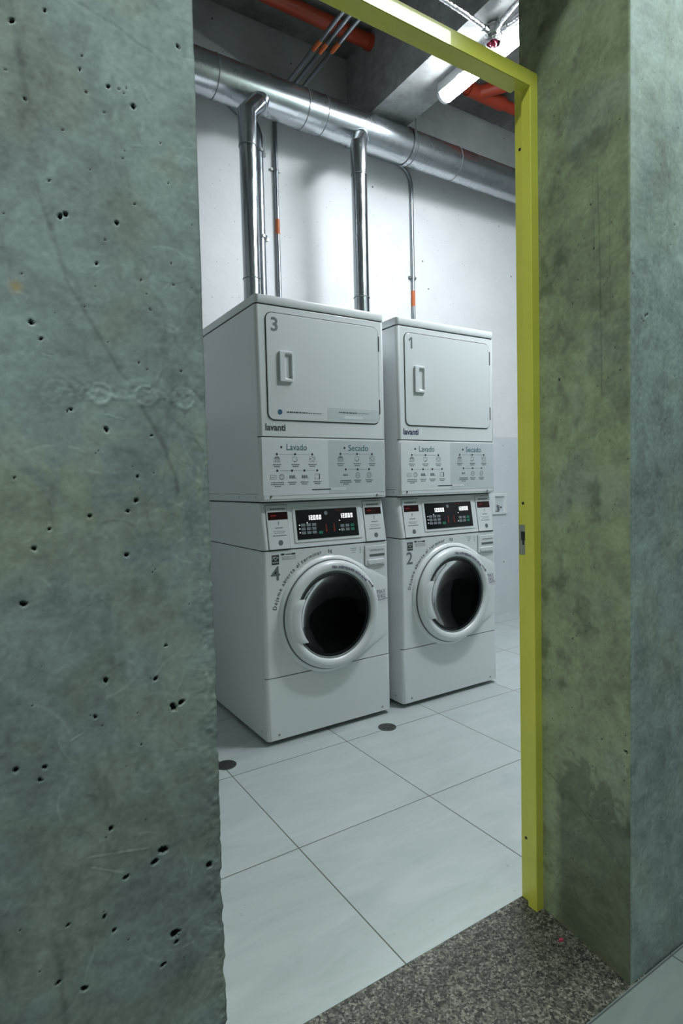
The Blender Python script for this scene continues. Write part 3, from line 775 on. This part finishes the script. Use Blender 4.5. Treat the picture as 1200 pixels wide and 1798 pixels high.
    for k in range(3):
        a = .5 + k * 2 * PI / 3; bm = bmesh.new()
        rr = [[(WC + r * math.cos(a + d), y, ZC + r * math.sin(a + d)) for r, d in ((.234, -.16), (.19, -.05), (.18, 0), (.19, .05), (.234, .16))] for y in (.10, .38)]
        loft(bm, rr); fix(bm); obj('drum_paddle', bm, M_DRUM, du)
    # detergent drawer
    bm = bmesh.new(); plate(bm, .540, .664, .758, .858, -.007, .001, (.012, .012, .004, .004), .003); dw = obj('detergent_drawer', bm, M_PLAST, t)
    bm = bmesh.new(); plate(bm, .5385, .6655, .7565, .8595, -.0012, .0, (.013, .013, .005, .005), .0003); obj('drawer_gap', bm, M_SHAD, dw)
    bm = bmesh.new(); plate(bm, .565, .655, .804, .816, -.0078, -.006, .002, .0003); obj('drawer_slot', bm, M_SHAD, dw)
    bm = bmesh.new(); plate(bm, .552, .652, .766, .790, -.012, -.006, (.012, .012, .006, .006), .003); obj('drawer_pull', bm, M_PLAST, dw)
    bm = bmesh.new(); text(bm, 'DETERGENTE', .570, .831, .0065, -.0076, width=.080, bold=.01); obj('drawer_print', bm, M_INK, dw)
    # prints on the front
    bm = bmesh.new(); text(bm, number, .036, .743, .061, -.0006, width=.046, bold=.012); obj('number_decal', bm, M_INKG, t)
    bm = bmesh.new(); text_arc(bm, 'Déjame abierta al terminar', WC, ZC, .287, math.radians(170), math.radians(98), .0175, -.0008, .008); obj('curved_slogan_print', bm, M_INK, t)
    bm = bmesh.new(); quad(bm, .043, .079, .812, .855, -.0006); obj('energy_sticker', bm, M_INK, t)
    bm = bmesh.new()
    for k in range(9):
        x = .046 + k * .0034; zz = .836 + .006 * math.sin(k * 1.1); quad(bm, x, x + .003, zz, zz + .004, -.0009)
    quad(bm, .046, .076, .821, .8235, -.0009); quad(bm, .050, .066, .845, .8475, -.0009); obj('energy_sticker_print', bm, M_PLAST, t)
    bm = bmesh.new(); quad(bm, .089, .106, .851, .859, -.0006); quad(bm, .144, .161, .850, .858, -.0006); obj('barcode_blocks', bm, M_INK, t)
    bm = bmesh.new()
    for k in range(5): quad(bm, .110 + k * .0065, .1175 + k * .0065, .852, .8565, -.0006)
    for j in range(3):
        for k in range(8): quad(bm, .093 + k * .009, .100 + k * .009, .842 - j * .006, .8438 - j * .006, -.0006)
    # care icon and little triangle near the top
    for a, b, c, d in ((.333, .337, .842, .860), (.343, .347, .842, .850), (.350, .354, .838, .856), (.336, .352, .852, .854), (.305, .385, .829, .8305), (.322, .370, .824, .8255)): quad(bm, a, b, c, d, -.0006)
    for j in range(3): quad(bm, .456 + j * .005, .494 - j * .005, .852 - j * .010, .8538 - j * .010, -.0006)
    for j in range(4): quad(bm, .510, .522, .853 - j * .008, .8548 - j * .008, -.0006)
    obj('small_print', bm, M_INKG, t)
    bm = bmesh.new(); text_arc(bm, 'No sobrepases este nivel', WC, ZC, .2170, math.radians(94), math.radians(39), .0150, -.0500, .010); obj('ring_print', bm, M_PURP, dr)
    bm = bmesh.new(); c, s = math.cos(math.radians(-53)), math.sin(math.radians(-53)); ax, az = .526, .699; L = .048
    v = [bm.verts.new((ax + a * c - b * s, -.0500, az + a * s + b * c)) for a, b in ((0, .0022), (0, -.0022), (L - .013, -.0020), (L - .013, -.0075), (L, 0), (L - .013, .0075), (L - .013, .0020))]; bm.faces.new(v)
    for v in bm.verts: v.co.y += .10 * max(0, math.hypot(v.co.x - WC, v.co.z - ZC) - .232)
    obj('arrow_print', bm, M_INK, dr)
    bm = bmesh.new(); text(bm, 'MAX', .600, .618, .020, -.0125, width=.054, bold=-.004); text(bm, '10 KG', .600, .594, .019, -.0125, width=.054, bold=.0)
    v = [bm.verts.new((x, -.0126, z)) for x, z in ((.580, .587), (.62, .584), (.668, .589), (.668, .592), (.62, .587), (.580, .590))]; bm.faces.new(v)
    for v in bm.verts: v.co.y += .004 * max(0, (v.co.x - .60) / .075)
    obj('load_limit_print', bm, M_PURP, t)
    for x in (.06, W - .06):
        for y in (.07, .63):
            bm = bmesh.new(); v = bmesh.ops.create_cone(bm, segments=20, radius1=.022, radius2=.018, depth=.0225, cap_ends=True)['verts']
            bmesh.ops.translate(bm, verts=v, vec=(x, y, .01125)); obj('foot', bm, M_DARK, t)
    return t
def build_dryer(number, label, door_notes, brand_m):
    t = empty('tumble_dryer', (0, 0, 1.0865), label, 'dryer', 'stacked tumble dryers'); Z0 = 1.0865
    def O(name, bm, m, parent=t, smooth=True):
        for v in bm.verts: v.co.z -= Z0
        return obj(name, bm, m, parent, smooth)
    bm = bmesh.new(); rbox(bm, 0, W, .0165, .70, 1.092, 1.944, (.0005, .0005, .006, .006), .003); O('cabinet', bm, M_WHITE)
    bm = bmesh.new(); rbox(bm, .01, W - .01, .02, .69, 1.0866, 1.093, .01, .0005); O('seam_gasket', bm, M_DARK); bm = bmesh.new(); rbox(bm, .003, W - .003, .004, .69, 1.942, 1.951, .016, .0005); O('seam_gasket', bm, M_DARK); bm = bmesh.new(); rbox(bm, .003, W - .003, .0035, .02, 1.370, 1.380, (.0155, .0155, .0005, .0005), .0004); O('seam_gasket', bm, M_DARK)
    bm = bmesh.new(); rbox(bm, 0, W, 0, .018, 1.3775, 1.944, (.0175, .0175, .0005, .0005), .0018); uf = O('front_panel', bm, M_WHITE)
    # lower panel with rounded lower right corner
    bm = bmesh.new(); rbox(bm, 0, W, 0, .018, 1.100, 1.3735, (.0175, .0175, .0005, .0005), .0025); rbox(bm, .0, W, .002, .018, 1.0915, 1.104, (.015, .015, .0005, .0005), .003); lp = O('lower_panel', bm, M_WHITE)
    bm = bmesh.new(); rbox(bm, -.0015, W + .0015, -.004, .702, 1.9495, 1.9865, (.020, .020, .012, .012), .005); O('lid', bm, M_WHITE)
    bm = bmesh.new()
    for y in (.05, .24, .5):
        disc(bm, y, 1.112, .0045, 0, 10)
    for v in bm.verts: v.co = Vector((-.0007, v.co.x, v.co.z))
    O('side_screws', bm, M_SCREW)
    bm = bmesh.new(); v = [bm.verts.new(p) for p in ((-.0006, .03, 1.125), (-.0006, .69, 1.125), (-.0006, .69, 1.1268), (-.0006, .03, 1.1268))]; bm.faces.new(v); O('hem_line', bm, M_INKG)
    for x, z, r, m in ((.657, 1.136, .0055, M_HOLE), (.049, 1.113, .0055, M_SCREW), (.622, 1.104, .0055, M_SCREW)):
        bm = bmesh.new(); disc(bm, x, z, r, -.0008, 12); disc(bm, x - .004, z - .006, r * .6, -.0006, 8); O('screw', bm, m, lp)
    # door
    bm = bmesh.new(); plate(bm, .0440, .6480, 1.4470, 1.9170, -.0012, .0, .034, .0003); O('door_gap', bm, M_DARK, uf)
    bm = bmesh.new(); plate(bm, .0475, .6440, 1.4510, 1.9130, -.0050, -.0005, .030, .0016); dr = O('door', bm, M_PANEL)
    for z0, z1 in ((1.800, 1.872), (1.497, 1.567)):
        bm = bmesh.new(); v = bmesh.ops.create_cone(bm, segments=12, radius1=.0035, radius2=.0035, depth=z1 - z0, cap_ends=True)['verts']
        bmesh.ops.translate(bm, verts=v, vec=(.6465, -.0035, (z0 + z1) / 2)); O('hinge', bm, M_DARK, dr)
    # handle: raised escutcheon with a scooped cup
    bm = bmesh.new(); x0, x1, z0, z1 = .104, .170, 1.617, 1.751
    def rg(a, b, c, d, y, r, ytilt=0): return [(x, y + (ytilt if x > (a + b) / 2 else 0), z) for x, z in rrect(a, b, c, d, r)]
    cup = (.129, .1655, 1.627, 1.742)
    loft(bm, [rg(x0, x1, z0, z1, -.004, .005), rg(x0, x1, z0, z1, -.013, .005), rg(x0 + .002, x1 - .002, z0 + .002, z1 - .002, -.0155, .004),
              rg(*cup, -.0155, .006), rg(cup[0] + .001, cup[1] - .001, cup[2] + .003, cup[3] - .003, -.013, .006), rg(cup[0] + .012, cup[1] - .002, cup[2] + .012, cup[3] - .010, .0005, .006)], False, True)
    fix(bm); O('door_handle', bm, M_PLAST, dr)
    bm = bmesh.new(); text(bm, number, .071, 1.836, .057, -.0056, bold=.018); O('number_decal', bm, M_INKG, dr)
    if door_notes:
        bm = bmesh.new(); quad(bm, .349, .640, 1.461, 1.515, -.0056); O('grey_sticker', bm, M_GREYF, dr)
        bm = bmesh.new(); plate(bm, .437, .545, 1.4665, 1.4795, -.0062, -.005, .006, .0002); O('white_pill_label', bm, M_LTF, dr)
        bm = bmesh.new(); disc(bm, .103, 1.485, .0115, -.0056, 24); O('blue_dot_sticker', bm, M_BLUE, dr)
        bm = bmesh.new()
        def words(x, xe, z, h):
            while x < xe:
                q = random.uniform(.006, .018); quad(bm, x, min(x + q, xe), z, z + h * random.uniform(.75, 1.), -.006); x += q + .003
        words(.136, .240, 1.484, .0055); words(.410, .510, 1.4935, .0060)
        O('door_caption_print', bm, M_INK, dr)
        bm = bmesh.new(); words(.243, .318, 1.4845, .003); words(.514, .577, 1.4945, .003); words(.462, .530, 1.4720, .002)
        O('door_fine_print', bm, M_INKG, dr)
    bm = bmesh.new(); text(bm, 'lavanti', .032, 1.404, .028, -.0007, width=.098, bold=.028); O('brand_print', bm, brand_m, uf)
    # instruction sticker across the lower panel
    bm = bmesh.new(); plate(bm, .012, .347, 1.118, 1.366, -.0009, -.0001, .004, .0002); ss = O('instruction_sticker', bm, M_LTF, lp); ss['label'] = 'pale wash instruction sticker'
    bm = bmesh.new(); plate(bm, .347, .672, 1.118, 1.366, -.0009, -.0001, .004, .0002); s2 = O('instruction_sticker', bm, M_GREYF, lp); s2['label'] = 'grey dry instruction sticker'
    e = -.0014
    def sticker(parent, title, tx, tw, bx, rows, tm):
        bm = bmesh.new(); text(bm, title, tx, 1.318, .028, e, width=tw, bold=.004); O('heading_print', bm, tm, parent)
        bm = bmesh.new(); disc(bm, bx, 1.331, .0055, e, 12)
        for z, xs, iz, kinds in rows:
            for x, kd in zip(xs, kinds):
                disc(bm, x, z, .0055, e, 12)
            quad(bm, xs[0] + .012, xs[-1] - .012, z - .0004, z + .0004, e)
        O('bullet_print', bm, M_INK, parent)
        bm = bmesh.new()
        def rect(x, z, w_, h_, t_=.0014):
            quad(bm, x - w_ / 2, x + w_ / 2, z + h_ / 2 - t_, z + h_ / 2, e); quad(bm, x - w_ / 2, x + w_ / 2, z - h_ / 2, z - h_ / 2 + t_, e)
            quad(bm, x - w_ / 2, x - w_ / 2 + t_, z - h_ / 2, z + h_ / 2, e); quad(bm, x + w_ / 2 - t_, x + w_ / 2, z - h_ / 2, z + h_ / 2, e)
        for z, xs, iz, kinds in rows:
            for x, kd in zip(xs, kinds):
                if kd == 'basket':
                    rect(x, iz - .004, .030, .018); quad(bm, x - .012, x + .012, iz + .006, iz + .008, e); quad(bm, x - .009, x + .009, iz + .010, iz + .012, e)
                    for q in (-.008, 0, .008): quad(bm, x + q - .001, x + q + .001, iz - .011, iz + .003, e)
                elif kd == 'pour':
                    rect(x - .002, iz, .022, .020); quad(bm, x - .006, x + .002, iz - .013, iz - .009, e); quad(bm, x + .004, x + .012, iz - .004, iz - .002, e)
                elif kd == 'drum': rect(x, iz, .030, .026, .0011); disc(bm, x + .002, iz, .009, e, 14, r_in=.0073); disc(bm, x - .012, iz + .002, .003, e, 8)
                elif kd == 'two':
                    rect(x - .020, iz, .028, .018); quad(bm, x - .030, x - .012, iz - .001, iz + .001, e); disc(bm, x + .021, iz, .013, e, 14, r_in=.0112); rect(x + .021, iz, .012, .016, .001)
                elif kd == 'shirts':
                    for q in (-.010, 0, .010): quad(bm, x + q - .004, x + q + .0035, iz - .007, iz + .007, e)
                    quad(bm, x + .015, x + .022, iz - .006, iz - .004, e)
                elif kd == 'panel': rect(x, iz, .026, .024); quad(bm, x + .008, x + .014, iz - .011, iz + .011, e)
                elif kd == 'letters':
                    for q in (-.010, -.002, .008): quad(bm, x + q - .0035, x + q + .0025, iz - .003, iz + .006, e)
                elif kd == 'round': disc(bm, x, iz, .0135, e, 18, r_in=.0115); rect(x, iz, .013, .009, .0011)
        O('icon_print', bm, M_INKG, parent)
        bm = bmesh.new()
        for z, xs, iz, kinds in rows:
            for x, kd in zip(xs, kinds):
                for j, wd in enumerate((.042, .030) if kd not in ('two', 'letters') else (.062, .066, .030)):
                    xx = x - wd / 2; xe = x + wd / 2
                    while xx < xe:
                        q = random.uniform(.005, .011); quad(bm, xx, min(xx + q, xe), iz - .026 - j * .0085, iz - .022 - j * .0085, e); xx += q + .0016
        O('caption_print', bm, M_INKG, parent)
    sticker(ss, 'Lavado', .132, .103, .106, [(1.300, (.083, .174, .262), 1.278, ('basket', 'pour', 'drum')), (1.227, (.083, .156, .219, .286), 1.199, ('two', 'shirts', 'shirts', 'panel'))], M_TEAL)
    sticker(s2, 'Secado', .460, .115, .438, [(1.303, (.415, .509, .596), 1.281, ('basket', 'pour', 'drum')), (1.230, (.442, .510, .577), 1.202, ('letters', 'round', 'round'))], M_TEAL)
    bm = bmesh.new()
    x = .256
    while x < .356: q = random.uniform(.006, .014); quad(bm, x, x + q, 1.137, 1.1415, -.0016); x += q + .001
    O('footer_print', bm, M_INK, ss)
    bm = bmesh.new(); quad(bm, .357, .443, 1.134, 1.146, -.0014); O('footer_strip', bm, M_LTF, s2)
    return t
GAP = .0794
w4 = build_washer('4', 'white front-loading washing machine marked 4, nearest the left pier, under the dryer marked 3')
d3 = build_dryer('3', 'white tumble dryer marked 3 with a blue dot on its door, above washer 4', True, M_INK)
d1 = copy_tree(d3)
def kids(o):
    for c in o.children: yield c; yield from kids(c)
def restyle(root, swaps, drop=()):
    for c in list(kids(root)):
        b = c.name.split('.')[0]
        if b in swaps: c.data = swaps[b]
        if b in drop: bpy.data.objects.remove(c)
def one_mesh(name, fn, m):
    bm = bmesh.new(); fn(bm); me = bpy.data.meshes.new(name); bm.to_mesh(me); bm.free(); me.materials.append(m); return me
def n1(bm):
    bm.faces.new([bm.verts.new((x, -.0056, z)) for x, z in ((.086, 1.836), (.096, 1.836), (.096, 1.893), (.088, 1.893), (.073, 1.881), (.073, 1.870), (.086, 1.880))])
    for v in bm.verts: v.co.z -= 1.0865
def br(bm):
    text(bm, 'lavanti', .032, 1.404, .028, -.0007, width=.098, bold=.028)
    for v in bm.verts: v.co.z -= 1.0865
M_NAVY = mat('navy_print', (.02, .035, .10), .5)
restyle(d1, {'number_decal': one_mesh('number_decal', n1, M_INKG), 'brand_print': one_mesh('brand_print', br, M_NAVY)}, ('grey_sticker', 'white_pill_label', 'blue_dot_sticker', 'door_caption_print', 'door_fine_print'))
d1.location.x += W + GAP; d1['label'] = 'white tumble dryer marked 1 with a plain door, stacked on washer 2'
w2 = copy_tree(w4)
restyle(w2, {'number_decal': one_mesh('number_decal', lambda bm: text(bm, '2', .036, .743, .061, -.0006, width=.040, bold=.012), M_INKG)})
w2.location.x += W + GAP; w2['label'] = 'white front-loading washing machine marked 2, further from the left pier, under the dryer marked 1'

# ------------------------------------------------------------------ ventilation duct and flues
DY, DZ, DR = .905, 3.470, .112
dt = empty('ventilation_duct', (0, DY, DZ), 'large round galvanised duct running along the top of the back wall', 'duct')
def local(bm, o):
    for v in bm.verts: v.co -= Vector(o)
def xcyl(bm, x0, x1, r, n=64, seg=1):
    tube(bm, [(x0 + (x1 - x0) * k / seg, DY, DZ) for k in range(seg + 1)], r, n)
secs = [(-1.89, -.55, .1115), (-.56, .20, .1110), (.19, .775, .1115), (.765, .905, .1130), (.895, 1.62, .1115), (1.60, 2.02, .1122), (2.01, 3.3, .1115), (3.29, 5.19, .1122)]
for x0, x1, r in secs:
    bm = bmesh.new(); xcyl(bm, x0, x1, r); local(bm, (0, DY, DZ)); obj('duct_section', bm, M_GALV, dt)
for x in (.20, .768, .902, 1.612, 2.015):
    bm = bmesh.new(); xcyl(bm, x - .0022, x + .0022, .1142); local(bm, (0, DY, DZ)); obj('seam_band', bm, M_SHAD, dt)
bm = bmesh.new()   # hanging strap round the duct, rising to the beam
rings = []
for k in range(41):
    a = -.35 * PI + 1.7 * PI * 0 + 2 * PI * k / 40
    c, s = math.cos(a), math.sin(a)
    rings.append([(1.585 - .014, DY + .1155 * c, DZ + .1155 * s), (1.585 + .014, DY + .1155 * c, DZ + .1155 * s), (1.585 + .014, DY + .1175 * c, DZ + .1175 * s), (1.585 - .014, DY + .1175 * c, DZ + .1175 * s)])
loft(bm, rings); box(bm, 1.571, 1.585, DY - .119, DY - .116, DZ, 3.5995); local(bm, (0, DY, DZ)); fix(bm); st = obj('hanging_strap', bm, M_PIPE, dt)
def flue(cx, cy, top, label, dx, zlow=1.4):
    t = empty('exhaust_flue', (cx, cy, zlow), label, 'exhaust pipe', 'exhaust flues')
    J = Vector((cx + dx, DY - .045, DZ - .065)); K = Vector((cx, cy, top))
    bm = bmesh.new(); tube(bm, [(cx, cy, zlow), (cx, cy, top - .18)], .0495, 40); local(bm, (cx, cy, zlow)); obj('riser', bm, M_PIPE, t)
    bm = bmesh.new()
    # mitred elbow: section rings cut on the bisector plane
    d1 = Vector((0, 0, 1)); d2 = (J - K).normalized(); n = 40; R = .0515
    side = d1.cross(d2).normalized(); ringsp = []
    def ring(c, axis, nrm):
        u = side; v = axis.cross(u); out = []
        for k in range(n):
            p = c + u * R * math.cos(2 * PI * k / n) + v * R * math.sin(2 * PI * k / n)
            tt = (c - p).dot(nrm) / axis.dot(nrm); out.append(p + axis * tt)
        return out
    bis = (d1 + d2).normalized(); dm = bis
    K1 = K - d1 * .035; K2 = K + (d2) * .035
    loft(bm, [ring(K - d1 * .19, d1, d1), ring(K, d1, bis), ring(J, d2, d2)], False, False)
    local(bm, (cx, cy, zlow)); obj('elbow', bm, M_PIPE, t)
    bm = bmesh.new()
    for z in (top - .185, 2.33 if cx < .6 else 2.34):
        tube(bm, [(cx, cy, z - .002), (cx, cy, z + .002)], .0522, 40)
    local(bm, (cx, cy, zlow)); obj('joint_band', bm, M_SHAD, t)
    bm = bmesh.new(); box(bm, cx - .003, cx + .003, cy - .0510, cy - .048, zlow, top - .19); local(bm, (cx, cy, zlow)); obj('lock_seam', bm, M_PIPE, t)
    # saddle collar where it enters the duct
    bm = bmesh.new(); v0 = J - d2 * .045
    tube(bm, [v0 - d2 * .006, v0 + d2 * .006], .055, 32); local(bm, (cx, cy, zlow)); obj('saddle_collar', bm, M_GALV, t)
    return t
flue(.342, .775, 3.245, 'galvanised exhaust flue rising behind the dryer marked 3, nearer the left pier', .130)
flue(1.103, .785, 3.285, 'galvanised exhaust flue rising between the two dryers, further from the left pier', .075)

# ------------------------------------------------------------------ conduits
def conduit(name, pts, r, label, bands=(), straps=(), rad=.12, group=None, cat='conduit'):
    o0 = Vector(pts[0]); t = empty(name, o0, label, cat, group)
    bm = bmesh.new(); tube(bm, bend(pts, rad, 10), r, 18); local(bm, o0); obj('pipe', bm, M_COND, t)
    for p, q in bands:
        bm = bmesh.new(); tube(bm, [p, q], r * 1.07, 18); local(bm, o0); obj('orange_band', bm, M_ORANGE, t)
    for p, axis in straps:
        bm = bmesh.new(); p = Vector(p); a = Vector(axis)
        tube(bm, [p - a * .008, p + a * .008], r * 1.25, 18)
        sd = Vector((1, 0, 0)) if abs(a.z) > .5 else Vector((0, 0, 1))
        c = p + sd * (r + .010); box(bm, c.x - .013, c.x + .013, p.y + r * .2, p.y + r, c.z - .008, c.z + .008)
        c = p - sd * (r + .010); box(bm, c.x - .013, c.x + .013, p.y + r * .2, p.y + r, c.z - .008, c.z + .008)
        local(bm, o0); obj('pipe_clamp', bm, M_SCREW, t)
    return t
YW = 1.152
conduit('wall_conduit', [(.706, YW, 1.35), (.706, YW, 3.74), (.78, YW - .03, 3.74), (.78, .4, 3.74), (.78, -1.25, 3.74)], .013, 'thin steel conduit with orange band right of the left flue, turning along the ceiling',
        [((.706, YW, 2.79), (.706, YW, 2.885)), ((.78, .765, 3.74), (.78, .68, 3.74))], [((.706, YW, 3.20), (0, 0, 1))], .06, 'steel wall conduits')
conduit('wall_conduit', [(1.833, YW, 1.35), (1.833, YW, 3.503), (1.45, YW, 3.503), (1.25, YW, 3.503)], .013, 'thin steel conduit bending down the wall behind dryer 1',
        [((1.833, YW, 2.485), (1.833, YW, 2.60))], [((1.833, YW, 2.70), (0, 0, 1))], .16, 'steel wall conduits')
conduit('wall_conduit', [(.575, 1.135, 1.35), (.575, 1.135, 3.42), (.20, 1.135, 3.62), (-.4, 1.135, 3.62)], .030, 'wider steel conduit on the wall behind the left flue', [], [((.580, 1.135, 3.27), (0, 0, 1)), ((.580, 1.135, 2.74), (0, 0, 1))], .12, 'steel wall conduits')
for i, (x, yb, lb) in enumerate(((.825, .72, 'middle steel conduit of the three crossing under the red ceiling pipe'), (.885, .68, 'right steel conduit of the three crossing under the red ceiling pipe'))):
    conduit('ceiling_conduit', [(x, 1.165, 3.74), (x, .4, 3.74), (x, -1.25, 3.74)], .013, lb, [((x, yb + .045, 3.74), (x, yb - .04, 3.74))], [], .06, 'ceiling conduits')

# red pipe, cut by the beam
def redpipe(x0, x1, label, wye=False):
    t = empty('sprinkler_pipe', (x0, .88, 4.035), label, 'pipe', 'red ceiling pipes')
    bm = bmesh.new(); tube(bm, [(x0, .88, 4.035), (x1, .88, 4.035)], .044 if not wye else .038, 28); local(bm, (x0, .88, 4.035)); obj('pipe', bm, M_RED, t)
    if wye:
        bm = bmesh.new(); tube(bm, [(2.26, .88, 4.035), (2.46, .60, 4.035), (2.85, .05, 4.035)], .046, 28); tube(bm, [(2.16, .88, 4.035), (2.52, .88, 4.035)], .050, 28)
        local(bm, (x0, .88, 4.035)); obj('branch_fitting', bm, M_RED, t)
    else:
        bm = bmesh.new(); tube(bm, [(x1 - .03, .88, 4.035), (x1, .88, 4.035)], .050, 28); local(bm, (x0, .88, 4.035)); obj('end_collar', bm, M_RED, t)
redpipe(-.645, 1.2845, 'red orange ceiling pipe ending at the left face of the beam')
redpipe(1.5865, 5.19, 'red ceiling pipe with a branch, right of the beam behind the tube lamp', True)

# ------------------------------------------------------------------ tube lamp under the beam
lp = empty('ceiling_light', (1.530, -.14, 3.6), 'lit white tube lamp fixed under the concrete beam', 'ceiling light')
bm = bmesh.new(); rbox(bm, -.056, .056, -.60, .60, -.058, -.0005, .01, .004); obj('housing', bm, M_LAMPB, lp)
bm = bmesh.new(); prof = [(-.050 * math.cos(PI * k / 14), -.058 - .042 * math.sin(PI * k / 14)) for k in range(15)]
loft(bm, [[(x, y, z) for x, z in prof] for y in (-.59, .585)]); loft(bm, [[(x * .98, y, -.058 + (z + .058) * .96) for x, z in prof] for y in (-.60, -.59)]); fix(bm); obj('diffuser', bm, M_TUBE, lp)
for y0, y1 in ((.585, .605), (-.62, -.60)):
    bm = bmesh.new(); loft(bm, [[(x * 1.02, y, z) for x, z in prof] for y in (y0, y1)]); fix(bm); obj('end_cap', bm, M_LAMPB, lp)
bm = bmesh.new(); box(bm, -.058, -.044, .40, .43, -.055, -.03); obj('clip', bm, M_LAMPB, lp, False)

# junction box with flexible conduits
jb = empty('junction_box', (1.424, -.046, 3.6), 'open foil-wrapped junction box with red wires beside the tube lamp', 'junction box')
bm = bmesh.new(); rng = []
for k in range(9):
    z = -.004 - k * .0115; q = .043 + .004 * math.sin(k * 2.1)
    rng.append([(q * (1 + .10 * math.sin(a * 5 + k)) * math.cos(a), q * (1 + .10 * math.cos(a * 4 + 2 * k)) * math.sin(a), z) for a in [2 * PI * i / 20 for i in range(20)]])
loft(bm, rng, True, False); loft(bm, [[(x * .86, y * .86, z) for x, y, z in rng[-1]], [(x * .8, y * .8, z + .05) for x, y, z in rng[-1]]], False, True)
for a, b in zip(rng[-1], rng[-1][1:] + rng[-1][:1]):
    bm.faces.new([bm.verts.new(p) for p in (a, b, (b[0] * .86, b[1] * .86, b[2]), (a[0] * .86, a[1] * .86, a[2]))])
fix(bm); obj('box_shell', bm, M_FOIL, jb)
for k in range(4):
    a = k * 1.7; bm = bmesh.new()
    tube(bm, bend([(.03 * math.cos(a), .03 * math.sin(a), -.055), (.012 * math.cos(a + 1), .02 * math.sin(a + 1), -.108), (-.025 * math.cos(a), -.02 * math.sin(a), -.095), (-.03 * math.cos(a + .5), .03, -.06)], .012, 5), .0045, 8)
    obj('wire', bm, M_WIRE, jb)
def flex(pts, label):
    o0 = Vector(pts[0]); t = empty('flexible_conduit', o0, label, 'conduit', 'flexible conduits at the junction box'); P = bend(pts, .12, 10)
    # resample with ribs
    L = [0]
    for a, b in zip(P, P[1:]): L.append(L[-1] + (b - a).length)
    n = int(L[-1] / .008); Q = []
    for i in range(n + 1):
        s = L[-1] * i / n; j = max(k for k in range(len(L)) if L[k] <= s + 1e-9); j = min(j, len(P) - 2)
        Q.append(P[j].lerp(P[j + 1], (s - L[j]) / max(1e-9, L[j + 1] - L[j])))
    bm = bmesh.new(); tube(bm, Q, .013, 12, radii=[.0145 if i % 2 else .0122 for i in range(len(Q))]); local(bm, o0); obj('ribbed_tube', bm, M_FOIL, t)
    bm = bmesh.new(); tube(bm, [P[0], P[0] + (P[1] - P[0]).normalized() * .03], .018, 12); local(bm, o0); obj('connector', bm, M_SCREW, t)
flex([(1.378, -.047, 3.556), (1.19, -.066, 3.560), (1.03, -.066, 3.568), (.70, -.07, 3.62), (.30, -.07, 3.70), (-.3, -.1, 3.70)], 'ribbed metal conduit leaving the junction box to the left')
flex([(1.404, -.090, 3.558), (1.378, -.235, 3.562), (1.35, -.5, 3.567), (1.33, -1.0, 3.575)], 'left one of two ribbed conduits running toward the door from the junction box')
flex([(1.444, -.090, 3.558), (1.466, -.17, 3.560), (1.452, -.40, 3.563), (1.43, -1.0, 3.575)], 'right one of two ribbed conduits running toward the door from the junction box')

# ------------------------------------------------------------------ supply box in the wall
ob = empty('washer_outlet_box', (2.752, 1.17, .955), 'white recessed supply box on the wall right of machine 2', 'outlet box')
bm = bmesh.new()
def rq(a, b, c, d, y, r): return [(x, y, z) for x, z in rrect(a, b, c, d, r)]
loft(bm, [rq(-.083, .083, -.088, .088, -.0004, .006), rq(-.083, .083, -.088, .088, -.010, .006), rq(-.080, .080, -.085, .085, -.013, .005), rq(-.060, .055, -.068, .066, -.013, .003), rq(-.058, .053, -.066, .064, -.002, .003)], True, True)
fix(bm); obj('frame', bm, M_PLAST, ob)
bm = bmesh.new(); quad(bm, -.056, .051, -.064, .062, -.0028); obj('recess_back', bm, M_GREYF, ob)
for pts, r in (([(-.030, -.004, -.012), (-.030, -.022, -.016), (-.030, -.022, -.052)], .007), ([(-.048, -.006, -.056), (-.022, -.02, -.056)], .006)):
    bm = bmesh.new(); tube(bm, pts, r, 12); obj('valve', bm, M_SCREW, ob)
bm = bmesh.new(); disc(bm, .018, -.030, .0095, -.0032, 16); obj('drain_hole', bm, M_HOLE, ob)

# ------------------------------------------------------------------ floor drains and scrap
def drain(x, y, label):
    t = empty('floor_drain', (x, y, 0), label, 'floor drain', 'round floor drains'); R = .043
    bm = bmesh.new(); n = 40
    def ring(r, z): return [(r * math.cos(2 * PI * k / n), r * math.sin(2 * PI * k / n), z) for k in range(n)]
    loft(bm, [ring(R, .0002), ring(R, .0022), ring(R - .002, .003), ring(R - .007, .003), ring(R - .008, .0012)], True, True); obj('rim', bm, M_DRAIN, t)
    bm = bmesh.new(); loft(bm, [ring(R - .009, .0013), ring(R - .009, .0030)], True, True); g = obj('grate', bm, M_DRAIN, t)
    bm = bmesh.new()
    for i in range(-2, 3):
        for j in range(-2, 3):
            if i * i + j * j > 5: continue
            c = (i * .0115, j * .0115); a, b = (.0050, .0027) if (i + j) % 2 else (.0027, .0050)
            v = [bm.verts.new((c[0] + p, c[1] + q, .0033)) for p, q in ((-a, -b), (a, -b), (a, b), (-a, b))]; bm.faces.new(v)
    obj('grate_slots', bm, M_HOLE, g)
    return t
drain(.559, -.130, 'round steel floor drain in front of washing machine 4')
drain(-.215, -.042, 'round steel floor drain half hidden by the left concrete pier')
bm = bmesh.new(); pts = [(0, 0), (.010, -.003), (.013, .002), (.006, .007), (-.002, .005)]
loft(bm, [[(x, y, .0) for x, y in pts], [(x * .9, y * .9, .004) for x, y in pts]]); fix(bm)
o = obj('plastic_scrap', bm, M_WIRE, None); o.location = (.135, -1.42, -.0004); tag(o, 'tiny red scrap lying on the aggregate strip at the foot of the right pier', 'scrap')
